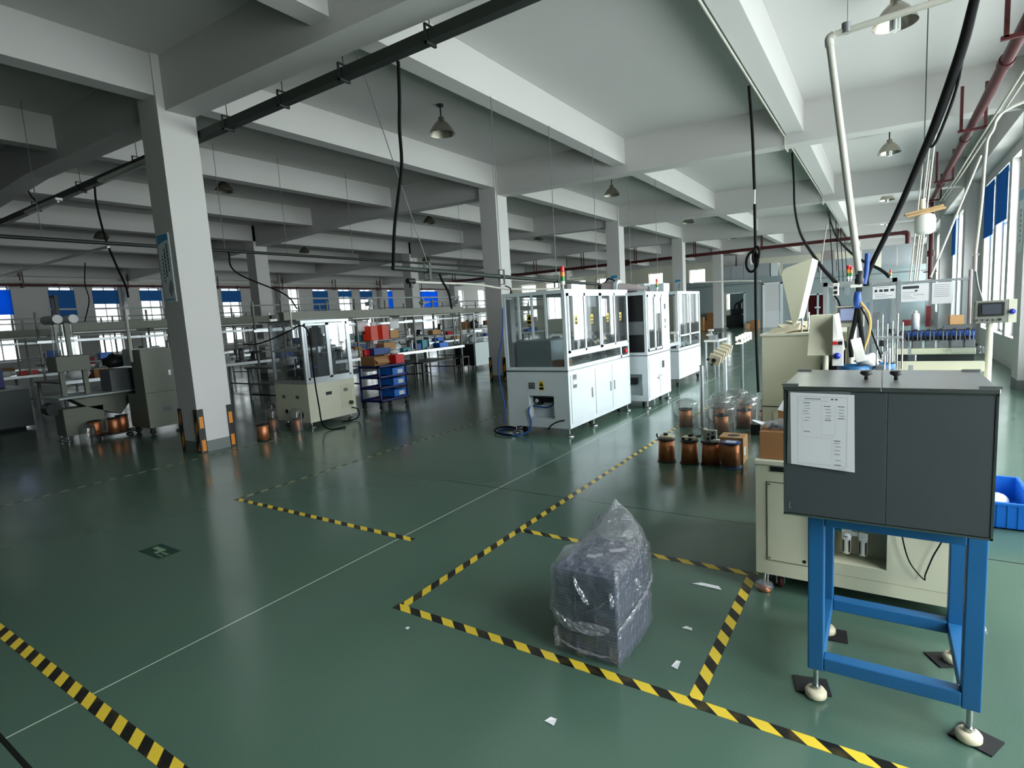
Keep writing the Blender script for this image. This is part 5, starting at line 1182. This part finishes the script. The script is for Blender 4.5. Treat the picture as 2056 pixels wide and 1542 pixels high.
# cable tray beside the cross beam
t = thing('cable_tray','dark square cable trunking hung along the cross beam by the nearest column','cable tray',(-7,4.12,4.0))
MB().box(-16.5,1.6,4.07,4.17,3.95,4.05).build('trunking','tray_metal',t)
for x in (-15,-13,-11,-9,-6.65,-5.55,-4.55,-3.4,-1.9,-.3):
    h = MB().box(x-.012,x+.012,4.05,4.19,3.93,3.95).box(x-.012,x+.012,4.05,4.06,3.93,4.10).box(x-.012,x+.012,4.18,4.19,3.93,4.10).box(x-.012,x+.012,4.05,4.19,4.09,4.10).build('hanger','tray_metal',t)
    MB().cyl((x,4.12,4.10),(x,4.12,zb(x)+.63),.005,seg=6).build('rod','tray_metal',h)
for a,b,lb in ((-9.95,-8.3,'pale fluorescent batten below the dark trunking left of the nearest column'),(-13.1,-11.6,'pale fluorescent batten below the dark trunking at the far left')):
    f = thing('fluorescent_batten',lb,'lamp',((a+b)/2,4.0,3.85),'fluorescent battens under the trunking')
    MB().box(a,b,3.95,4.05,3.89,3.93).build('housing','creamwhite',f); MB().cyl((a+.05,4.0,3.875),(b-.05,4.0,3.875),.014,seg=10).build('tube','tube',f)
def cable(pts, r, lb, m='cable', cat='cable', name='hanging_cable', n=8, seg=7): return MB().tube(spline(pts,n),r,seg).build(name,m,label=lb,cat=cat)
cable([(-3.88,4.2,3.96),(-3.88,4.2,3.9),(-3.90,4.2,3.62),(-3.93,4.2,3.36),(-3.94,4.2,3.03),(-4.03,4.2,2.71),(-4.11,4.2,2.43),(-4.19,4.22,2.08)],.017,'thick black cable dropping from the dark trunking to the low service pipe')
cable([(-10.5,4.12,3.94),(-10.55,4.13,3.68),(-10.46,4.15,3.12),(-10.30,4.2,2.63),(-10.16,4.22,2.34),(-10.2,4.25,2.17)],.016,'black wavy cable hanging from the trunking left of the nearest column')
cable([(-13.3,4.12,4.4),(-13.2,4.12,4.25),(-12.9,4.12,4.06)],.014,'short black cable above the trunking at far left')
# low service pipe along the machine row
t = thing('service_pipe','dark horizontal service pipe hung above the white machines by thin rods','pipe',(-4.2,8,2.0))
MB().cyl((-4.2,4.22,2.06),(-4.2,12.9,1.88),.026,seg=12).build('pipe','tray_metal',t)
for y in (4.75,6.2,7.7,9.2,10.8,12.4):
    z=2.06-.0207*(y-4.22)
    h = MB().box(-4.24,-4.235,y-.02,y+.02,z-.10,z+.09).box(-4.165,-4.16,y-.02,y+.02,z-.10,z+.09).box(-4.24,-4.16,y-.02,y+.02,z+.085,z+.09).box(-4.24,-4.16,y-.02,y+.02,z-.105,z-.10).build('hanger','tray_metal',t)
    MB().cyl((-4.2,y,z+.09),(-4.2+(-.25 if y<5 else 0),y-(.55 if y<5 else 0),zb(-4.2)+.17),.005,seg=6).build('rod','midgrey',h)
t = thing('air_line','white air line under the dark service pipe with a black valve at its near end','air line',(-4.2,6,1.9))
MB().tube(spline([(-4.2,4.5,1.925),(-4.2,4.75,1.918),(-4.2,5.6,1.91),(-4.2,6.3,1.86),(-4.2,7.2,1.86),(-4.2,7.8,1.88)],6),.014,8).build('tube','pvc',t)
MB().cyl((-4.2,4.42,1.93),(-4.2,4.52,1.93),.03,seg=12).cyl((-4.2,4.47,1.93),(-4.2,4.47,1.86),.02,seg=10).build('valve','black',t)
t = thing('hanging_plug','black plug hanging from the air line above the nearest white machine corner','plug',(-4.15,6.35,1.8))
MB().cyl((-4.13,6.3,1.76),(-4.13,6.3,1.83),.03,.012,seg=12).build('plug','black',t); MB().tube(spline([(-4.13,6.3,1.83),(-4.15,6.3,1.87),(-4.19,6.25,1.9)],5),.008,6).build('lead','cable',t)
cable([(-4.2,4.95,2.02),(-4.19,4.97,1.95),(-4.13,5.0,1.8),(-4.1,5.0,1.62)],.013,'short black cable hanging down from the near part of the low service pipe')
cable([(-3.96,5.82,1.60),(-3.95,5.80,1.45),(-3.98,5.79,1.2),(-4.05,5.79,.95),(-4.06,5.8,.7),(-4.02,5.82,.35),(-4.03,5.8,.14)],.009,'dark blue cable down the left corner post of the nearest white machine','bluedark')
# conduits in the left half
t = thing('conduit','long dark conduit running away above the nearest assembly bench','conduit',(-10.08,6,3.0))
MB().cyl((-10.08,-3,3.0),(-10.08,14.5,3.0),.028,seg=10).build('pipe','tray_metal',t)
for y in (3.2,5.9,7.2,8.9,10.9,12.9): MB().cyl((-10.08,y,3.0),(-10.08,y,zb(-10)+.62),.005,seg=6).build('hanger','midgrey',t)
MB().cyl((-10.3,4.11,2.98),(-18.5,4.11,2.98),.022,seg=10).build('conduit','aluprof',label='pale conduit crossing toward the far left windows',cat='conduit')
MB().tube(spline([(-12.6,4.6,2.98),(-12.75,4.6,2.6),(-12.95,4.7,2.3),(-13.3,4.7,1.9)],6),.010,6).build('hanging_cable','cable',label='thin cable dropping from the pale conduit at the left edge',cat='cable')
cable([(-9.98,5.9,2.98),(-9.97,6.0,2.6),(-9.9,6.9,2.2),(-9.95,7.2,1.9)],.015,'dark cable running down beside the rear left column to the nearest bench')
# right half: conduits, drops, bundles
t = thing('conduit','white conduit fixed along the lower edge of the second ceiling beam from the right','conduit',(-1.4,10,4.2))
for a,b in zip([-3]+[y+.44 for y in ROWS[1:-1]], [y+.08 for y in ROWS[1:]]): MB().cyl((-1.40,a,4.17),(-1.40,b,4.17),.014,seg=8).build('pipe','pvc',t)
for y in ROWS[1:-1]: MB().tube([(-1.40,y+.06,4.17),(-1.40,y+.08,4.0),(-1.40,y+.44,4.0),(-1.40,y+.46,4.17)],.012,8).build('bend','pvc',t)
kn = thing('hanging_cable','black cable hanging straight down with a tied knot, beside the tall beige cabinet','cable',(-1.38,7.87,1.2))
MB().tube(spline([(-1.436,7.87,4.16),(-1.40,7.87,3.6),(-1.38,7.87,2.9)],8),.018,7).build('upper_length','cable',kn)
MB().tube(spline([(-1.375,7.87,2.9),(-1.38,7.87,2.72)],6),.008,6).build('joint','creamwhite',kn)
MB().tube(spline([(-1.38,7.87,2.72),(-1.375,7.87,2.2),(-1.375,7.87,1.6),(-1.37,7.87,.95),(-1.35,7.87,.3)],8),.018,7).build('lower_length','cable',kn)
MB().tube([(-1.41+.07*math.cos(a)-.05*math.sin(a)*.3, 7.84, 2.0+.05*math.cos(a)*.8+.12*math.sin(a)) for a in [2*math.pi*i/20 for i in range(20)]],.017,7,closed=True).tube([(-1.36+.04*math.cos(a), 7.83, 2.08+.10*math.sin(a)+.03*math.cos(a)) for a in [2*math.pi*i/18 for i in range(18)]],.015,7,closed=True).build('knot','cable',kn)
cable([(-1.436,11.9,4.16),(-1.36,11.5,3.6),(-1.24,10.6,3.0),(-.98,9.0,2.4),(-.55,6.5,1.85),(-.30,4.95,1.60)],.017,'black cable sweeping from the white beam conduit down to the pale socket box')
cable([(-1.436,19.9,4.15),(-1.2,17.0,3.6),(-.8,13.0,2.7),(-.35,9.2,2.05),(-.02,7.4,1.75),(.07,6.9,1.63)],.017,'black cable sweeping from the far beam conduit to the framed machine')
for k,(y,zl) in enumerate(((20.5,1.6),(23.5,1.7),(26.0,1.7),(29.0,1.9))):
    cable([(-1.436,y,4.15),(-1.38,y,3.2),(-1.33,y,2.4),(-1.3,y,zl)],.014,['first','second','third','fourth'][k]+' thin vertical cable hanging from the white beam conduit far behind the tall cabinet',n=6)
t = thing('air_drop','white plastic air drop pipe bent from a horizontal run, ending above the blue bowl feeder','air pipe',(-.2,3.3,1.6))
MB().cyl((-.10,3.3,1.60),(-.234,3.3,2.71),.0165,seg=14).build('drop_pipe','pvc',t)
MB().tube(spline([(-.2335,3.3,2.70),(-.2355,3.3,2.735),(-.215,3.3,2.748)],6),.020,12).build('elbow','pvc',t)
MB().cyl((-.215,3.3,2.748),(.9,3.3,2.79),.015,seg=12).build('horizontal_pipe','pvc',t)
MB().cyl((-.16,3.3,2.755),(-.17,3.3,4.6),.002,seg=5).cyl((-.165,3.3,2.74),(-.165,3.3,2.785),.021,seg=12).build('hanger_wire','midgrey',t)
MB().lathe((-.098,3.3,1.515),[(0,0),(.014,.0),(.014,.03),(.02,.04),(.02,.06),(.016,.065),(.018,.10),(0,.10)],14).build('coupling','dark',t)
MB().box(-.135,-.085,3.285,3.315,1.535,1.55).build('tee','creamwhite',t)
MB().lathe((-.105,3.3,1.42),[(0,0),(.012,.005),(.017,.03),(.018,.06),(.012,.095),(0,.095)],12).build('manifold','bluedark',t)
for pts,m_,r_ in (([(-.105,3.29,1.43),(-.115,3.28,1.36),(-.13,3.27,1.27),(-.125,3.26,1.19)],'cable',.011),([(-.10,3.29,1.43),(-.092,3.28,1.36),(-.082,3.27,1.28),(-.08,3.26,1.2)],'cable',.011),([(-.09,3.29,1.46),(-.055,3.28,1.40),(-.05,3.28,1.32),(-.075,3.27,1.22)],'tanhose',.006),([(-.10,3.30,1.46),(-.065,3.31,1.38),(-.03,3.32,1.27),(.0,3.33,1.18)],'cable',.004)):
    MB().tube(spline(pts,7),r_,7).build('hose',m_,t)
b = thing('hanging_cable_bundle','thick black sleeved cable bundle slanting down from the ceiling to the white air drop','cable bundle',(.1,3.4,2.0))
MB().tube(spline([(.38,3.4,3.05),(.32,3.4,2.77),(.28,3.4,2.57),(.20,3.4,2.29),(.14,3.4,2.12),(.05,3.4,1.88),(-.058,3.39,1.62),(-.07,3.385,1.54)],8),[.017+.005*math.sin(i*.1) for i in range(57)],9).build('sleeve','cable',b)
MB().tube(spline([(.33,3.4,2.8),(.298,3.4,2.66),(.268,3.4,2.42),(.215,3.4,2.235),(.185,3.4,2.17),(.165,3.4,2.19),(.163,3.4,2.22)],7),.0065,6).build('side_cable','cable',b)
MB().tube(spline([(-.066,3.36,1.70),(-.07,3.36,1.62),(-.08,3.36,1.55)],5),.012,7).build('blue_hose','bluedark',b)
# red fire pipes
def pipe_run(lb, p0, p1, hang, r=.055, top=None, axis='y', m='redpipe'):
    t = thing('fire_pipe', lb, 'fire pipe', p0)
    MB().cyl(p0,p1,r,seg=16).build('pipe',m,t)
    d = V(p1)-V(p0)
    for k in hang:
        c = V(p0)+d*k; u = V((1,0,0)) if axis == 'y' else V((0,1,0)); zt = zb(c.x)+.3 if top is None else top
        h = MB()
        for s in (-.13,.13): q = c+u*s; h.box(q.x-.018,q.x+.018,q.y-.018,q.y+.018,c.z-.08,zt)
        a = c-u*.15; e = c+u*.15; h.box(min(a.x,e.x)-.018,max(a.x,e.x)+.018,min(a.y,e.y)-.018,max(a.y,e.y)+.018,c.z-.10,c.z-.065)
        h.build('hanger',m,t)
        if axis == 'y': MB().cyl(c+V((0,.9,0)),c+V((0,1.05,0)),r*1.25,seg=16).build('coupling',m,t)
    return t
t = pipe_run('red fire pipe running along the right hand window wall on trapeze hangers',(1.0,-4,3.74),(1.0,18.0,3.74),[(y+4)/22 for y in (-1,2.6,6.85,10.3,14.6,17.4)],top=4.25)
MB().cyl((1.0,18.0,3.80),(1.0,18.0,1.78),.05,seg=14).cyl((1.0,18.0,2.35),(1.0,18.0,2.5),.075,seg=14).build('riser','redpipe',t)
MB().box(.86,1.14,17.97,18.03,1.95,1.98).build('valve_handle','redpipe',t)
for x,lb in ((1.13,'inner one of the two thin white conduits tied under the red fire pipe'),(1.19,'outer one of the two thin white conduits tied under the red fire pipe')):
    MB().tube(spline([(x,-3,3.61),(x,2,3.60),(x+.01,5,3.61),(x,8,3.60),(x,11,3.61),(x,14,3.60),(x-.03,17,3.58)],6),.014,7).build('conduit','pvc',label=lb,cat='conduit',group='conduits under the red pipe')
t = pipe_run('far red fire pipe crossing the hall in front of the partition',(-22,26.4,3.72),(.62,26.4,3.72),[k/8+.03 for k in range(8)],r=.07,axis='x')
MB().tube(spline([(.58,26.4,3.72),(.72,26.4,3.70),(.76,26.4,3.55),(.76,26.4,3.3)],5),.085,12).build('elbow','redpipe',t)
MB().cyl((-10.6,26.4,3.72),(-10.35,26.4,3.72),.15,seg=16).build('valve','redpipe',t)
pipe_run('red fire pipe along the left window wall',(-25.55,-6,3.66),(-25.55,31,3.60),[.05,.16,.27,.36,.45,.55,.64,.73,.82,.92],r=.045,top=4.1)
MB().box(-25.7,-25.6,-6,31,3.72,3.80).build('wall_duct','pvc',label='pale cable duct above the red pipe on the left window wall',cat='cable duct')
# wall drop, bottle lamp, white tubes at the right
cable([(1.9,5.6,2.9),(.82,5.5,2.78),(.64,5.5,2.61),(.61,5.5,2.45),(.60,5.5,2.14),(.575,5.5,1.75)],.011,'white air pipe dropping from the right wall to the thin grey hoses','pvc','air pipe','hanging_air_pipe')
t = thing('hanging_splitter','small pinkish air splitter with two thin grey hoses above the right operator terminal','air splitter',(.57,5.5,1.6))
MB().cyl((.575,5.5,1.62),(.575,5.5,1.75),.014,seg=10).box(.55,.60,5.49,5.51,1.735,1.75).build('splitter','pinkgrey',t)
MB().tube(spline([(.57,5.5,1.63),(.55,5.5,1.55),(.53,5.3,1.42),(.50,5.0,1.3)],6),.007,6).build('hose','midgrey',t); MB().tube(spline([(.58,5.5,1.63),(.60,5.5,1.5),(.62,5.4,1.38),(.6,5.1,1.25)],6),.007,6).build('hose','midgrey',t)
t = thing('bottle_reflector','white plastic bottle under a rough wooden cross piece hanging below the red pipe','hanging bottle',(.39,8,2.1))
MB().ob((.37,8,2.395),(.36,.07,.022),(0,-.16,.1)).ob((.39,7.96,2.365),(.36,.03,.022),(0,-.16,.1)).build('wooden_piece','wood',t)
MB().lathe((.385,8,2.13),[(0,0),(.06,0),(.095,.03),(.10,.06),(.10,.16),(.09,.2),(.05,.225),(0,.23)],20).build('bottle','creamwhite',t)
MB().cyl((.36,8,2.41),(.36,8,2.52),.028,seg=12).build('socket','cream',t); MB().cyl((.36,8,2.52),(.36,8,4.6),.005,seg=8).build('rod','dark',t)
for k,(x,y) in enumerate(((.42,9.2),(.40,10.0),(.38,11.0),(.50,12.0))):
    MB().cyl((x-.03,y,1.62),(x+.12,y,3.66),.010,seg=7).build('hanging_air_pipe','pvc',label=['nearest','second','third','farthest'][k]+' of four thin white air pipes leaning behind the acrylic guard',cat='air pipe',group='leaning white air pipes')
MB().cyl((.50,8.9,1.66),(.98,9.2,3.1),.012,seg=8).build('hanging_air_pipe','pvc',label='slanted white air pipe right of the hanging bottle',cat='air pipe')
cable([(-1.6,22,3.9),(-1.7,21.9,3.1),(-1.75,21.6,2.2),(-1.7,21,1.95)],.02,'white tube hanging far behind the knotted black cable','pvc','tube','hanging_tube',6)
MB().tube(spline([(-3.3,12.0,1.95),(-2.6,12.2,1.93),(-2.2,12.3,1.9),(-2.05,12.3,1.88)],6),.014,7).build('hanging_air_pipe','pvc',label='thin white horizontal air pipe reaching right of the far white machine',cat='air pipe')
# signs on columns
def sign(lb, x0, x1, y, z0, z1):
    t = thing('column_sign', lb, 'sign', ((x0+x1)/2, y, z0), 'blue topped vertical signs on columns'); W, H = x1-x0, z1-z0
    MB().box(x0,x1,y-.012,y,z0,z1).build('board','signwhite',t)
    MB().prism([(x0+.02*W/.3,z1-.01),(x1-.02*W/.3,z1-.01),(x1-.02*W/.3,z1-.1*H)]+[(x0+W*(1-k/8),z1-H*(.1+.0*k)-H*.06*(k/8)**2) for k in range(1,8)]+[(x0+.02*W/.3,z1-.17*H)],'Y',y-.0135,y-.012).build('blue_top','skyblue',t)
    MB().box(x0+.02,x1-.02,y-.0135,y-.012,z0+.015,z0+.05*H).build('blue_foot','signblue2',t)
    R_ = random.Random(4); c = MB()
    for col,(u,v0,n) in enumerate(((.76,.17,8),(.52,.24,8),(.30,.32,8))):
        for k in range(n):
            cx_, cz_ = x0+W*u, z1-H*(v0+.052*k); s = W*(.13 if col < 2 else .09)
            for q in range(4): c.box(cx_-s*R_.uniform(.2,.5),cx_+s*R_.uniform(.2,.5),y-.0135,y-.012,cz_+s*(.36-.24*q)-.004,cz_+s*(.36-.24*q)+.005)
            c.box(cx_-.004,cx_+.004,y-.0135,y-.012,cz_-s*.42,cz_+s*.42)
    c.build('lettering','ink',t)
    MB().add([(x0+W*(.72+.22*math.cos(a)*(.6+.4*math.sin(a*2+1))),y-.0137,z0+H*(.20+.13*math.sin(a))) for a in [2*math.pi*k/18 for k in range(18)]],[tuple(range(18))]).build('picture','palegrey_ink',t)
sign('vertical blue topped sign with columns of characters on the nearest white column',-7.62,-7.335,3.598,1.93,2.77)
sign('vertical blue topped sign on the third white column behind the aisle machines',-7.56,-7.30,17.598,1.75,2.62)
sign('vertical blue topped sign on the fourth white column behind the aisle machines',-7.56,-7.30,24.598,1.75,2.62)
t = thing('column_sign','pale blue topped sign on the right hand window column','sign',(1.63,10.8,2.1),'blue topped vertical signs on columns')
MB().box(1.618,1.63,10.66,10.98,1.95,2.85).build('board','signwhite',t); MB().box(1.6165,1.618,10.68,10.96,2.68,2.83).build('blue_top','signblue2',t)
c=MB()
for k in range(7): c.box(1.6165,1.618,10.78,10.86,2.1+.07*k,2.14+.07*k)
c.build('lettering','palegrey_ink',t)
# hazard corner guards on the columns
def guard(x, y, sx, sy, lb):
    t = thing('corner_guard', lb, 'corner guard', (x, y, 0), 'hazard corner guards on columns'); e=.008; w=.075
    MB().box(min(x,x-sx*w)-(0),max(x,x-sx*w),min(y,y+sy*e),max(y,y+sy*e),0,.56).box(min(x,x+sx*e),max(x,x+sx*e),min(y+sy*e,y-sy*w),max(y+sy*e,y-sy*w),0,.56).build('angle','black',t)
    MB().box(min(x-sx*.014,x-sx*.062),max(x-sx*.014,x-sx*.062),min(y+sy*e,y+sy*(e+.001)),max(y+sy*e,y+sy*(e+.001)),.02,.545).box(min(x+sx*e,x+sx*(e+.001)),max(x+sx*e,x+sx*(e+.001)),min(y-sy*.014,y-sy*.062),max(y-sy*.014,y-sy*.062),.02,.545).build('stripe','guard',t)
for n_,y in (('nearest',3.6),('second',10.6),('third',17.6)):
    guard(-7.215,y-.005,1,-1,'orange and black corner guard on the front right corner of the %s column' % n_)
    guard(-7.675,y-.005,-1,-1,'orange and black corner guard on the front left corner of the %s column' % n_)
    guard(-7.215,y+.455,1,1,'orange and black corner guard on the rear right corner of the %s column' % n_)
# roller blinds
BL = [('left',6.2,7.05,2.62),('left',8.2,8.95,1.9),('left',9.6,10.45,2.95),('left',11.3,12.1,3.05),('left',14.8,15.7,2.95),('left',19.9,20.85,1.9),('left',21.65,22.55,3.15),('left',23.25,24.15,3.0),('left',25.2,25.85,2.2),('left',28.5,30.2,2.3)]
for k,(s,a,b,z) in enumerate(BL):
    MB().box(XL+.015,XL+.022,a-.03,b+.03,z,LH-.12).build('roller_blind','blue_pane' if k in (0,8,9) else 'blind',label='blue roller blind on the left wall window, number %s from the left edge' % ['one','two','three','four','five','six','seven','eight','nine','ten'][k],cat='blind',group='blue blinds on the left wall')  # the three brighter ones stand for blue tinted panes
for a,b,z,lb in ((14.3,15.58,2.75,'blue blind half down in the nearest visible right wall window'),(15.9,17.2,2.6,'blue blind half down in the right wall window next to the far column'),(23.3,24.5,2.6,'blue blind in the far right wall window')):
    MB().box(XR-.022,XR-.012,a,b,z,RH-.05).build('roller_blind','blind',label=lb,cat='blind',group='blue blinds on the right wall')

# ================================================================== far partition
PY = 33.5
mb = MB(); mb.box(-10.0,-7.68,PY,PY+.1,0,2.7); mb.box(-7.68,-6.43,PY,PY+.1,1.98,2.7); mb.box(-6.43,-3.35,PY,PY+.1,0,2.7); mb.box(-3.35,-2.3,PY,PY+.1,1.68,2.7); mb.box(-2.3,XR,PY,PY+.1,0,2.7)
mb.box(-10.0,-9.9,PY,YF,0,2.7); mb.box(-10.0,XR,PY-.03,PY+.13,2.7,2.76)
struct('wall_partition',mb,'partition')
struct('trim_2',MB().box(-10.0,XR,PY+.13,PY+2.0,2.70,2.76),'partition')
struct('trim_1',MB().box(-10.0,XR,PY-.012,PY,2.44,2.48),'midgrey')
struct('door_1',MB().box(-7.74,-7.62,PY-.03,PY,0,2.0).box(-6.49,-6.38,PY-.03,PY,0,2.0).box(-7.74,-6.38,PY-.03,PY,1.95,2.03),'greywhite')
d2 = struct('door_2',MB().box(-5.5,-5.42,PY-.06,PY,0,2.42).box(-4.62,-4.5,PY-.06,PY,0,2.42).box(-5.5,-4.5,PY-.06,PY,2.33,2.45).box(-5.45,-4.55,PY-.04,PY,0,.9),'whiteboard')
MB().box(-5.42,-4.62,PY-.03,PY-.01,.9,2.33).build('door_pane','paper',d2)
d3 = struct('door_3',MB().box(-3.35,-3.27,PY-.04,PY+.05,0,1.68).box(-2.38,-2.3,PY-.04,PY+.05,0,1.68).box(-2.87,-2.78,PY-.04,PY+.05,0,1.68).box(-3.35,-2.3,PY-.04,PY+.05,1.6,1.68),'greywhite')
MB().box(-3.27,-2.87,PY,PY+.02,0,1.6).box(-2.78,-2.38,PY,PY+.02,0,1.6).build('door_pane','maroon',d3)
MB().cyl((-2.96,PY-.06,.95),(-2.70,PY-.06,.95),.05,seg=12).build('handle','greywhite',d3)
t = thing('dark_machine','dark machine with a curved hose standing inside the partition doorway','machine',(-7.05,34.6,0))
MB().box(-7.6,-6.5,34.3,35.2,.05,.75).box(-7.35,-6.6,34.4,35.0,.75,1.1).box(-7.0,-6.8,34.5,34.7,1.1,1.4).build('body','dark',t,.02)
MB().tube(spline([(-7.2,34.5,1.0),(-7.1,34.45,1.35),(-6.8,34.4,1.5),(-6.55,34.4,1.75),(-6.5,34.4,1.95)],6),.06,8).build('hose','dark',t)
MB().box(-6.75,-6.4,34.25,34.3,.75,.8).build('tray','paper',t)
for x in (-7.4,-6.7): MB().cyl((x,34.3,.12),(x,34.2,.12),.12,seg=16).build('wheel','rubber',t)
MB().box(-7.67,-6.44,35.6,35.7,0,2.4).build('back_screen','partition',label='grey screen behind the dark machine in the doorway',cat='screen')
for k,(x0,x1,z0,z1,yy,lb) in enumerate(((-8.45,-7.95,.0,.55,32.8,'brown carton at the bottom of the pile left of the partition doorway'),(-8.35,-7.9,.55,.98,32.85,'brown carton on top of the pile left of the partition doorway'),(-8.75,-8.47,0,.75,32.6,'tall tan sack like carton left of the brown carton pile'),(-6.0,-5.6,0,.45,32.7,'brown carton right of the partition doorway'),(-6.25,-6.02,0,.28,32.6,'small tan carton right of the partition doorway'))):
    MB().box(x0,x1,yy,yy+.5,z0,z1).build('cardboard_box','cardboard' if k != 2 and k != 4 else 'cardboard2',label=lb,cat='box',group='cartons at the far partition',bevel=.01)
for k in range(4):
    MB().box(-7.82+.67*k,-7.17+.67*k,PY+.1,PY+.9,2.762,3.5).build('foam_block','foam',label=['leftmost','second','third','rightmost'][k]+' grey foam block of the row on top of the partition',cat='foam block',group='foam blocks on the partition')
for k in range(2): MB().box(-7.8+.8*k,-7.1+.8*k,PY+.95,PY+1.7,2.762,4.15).build('foam_block','wall',label=['left','right'][k]+' tall pale block standing behind the foam row on the partition',cat='foam block',group='tall blocks on the partition')
MB().box(-5.1,-4.75,PY+.1,PY+.8,2.762,3.48).build('foam_block','whiteboard',label='bright white block at the right end of the foam row on the partition',cat='foam block')
for k in range(4): MB().box(-4.5+.85*k,-3.7+.85*k,PY+.1,PY+.7,2.762,3.35).build('foam_block','foam',label=['leftmost','second','third','rightmost'][k]+' low grey foam board above the maroon door',cat='foam block',group='low foam boards on the partition')
MB().box(-2.7,-2.1,PY+.15,PY+.6,3.35,3.85).build('pink_carton','pinkgrey',label='pinkish carton on the foam boards above the maroon door',cat='box')
for k in range(2): MB().box(-.08+.66*k,.55+.66*k,PY+.1,PY+.4,2.762,3.8).build('foam_block','foam',label=['left','right'][k]+' large pale sheet stack at the right end of the partition top',cat='foam block',group='sheet stacks on the partition')
MB().box(-.9,-.35,PY+.1,PY+.5,2.762,3.7).build('foam_block','foam',label='grey sheet stack left of the gap on the partition top',cat='foam block')
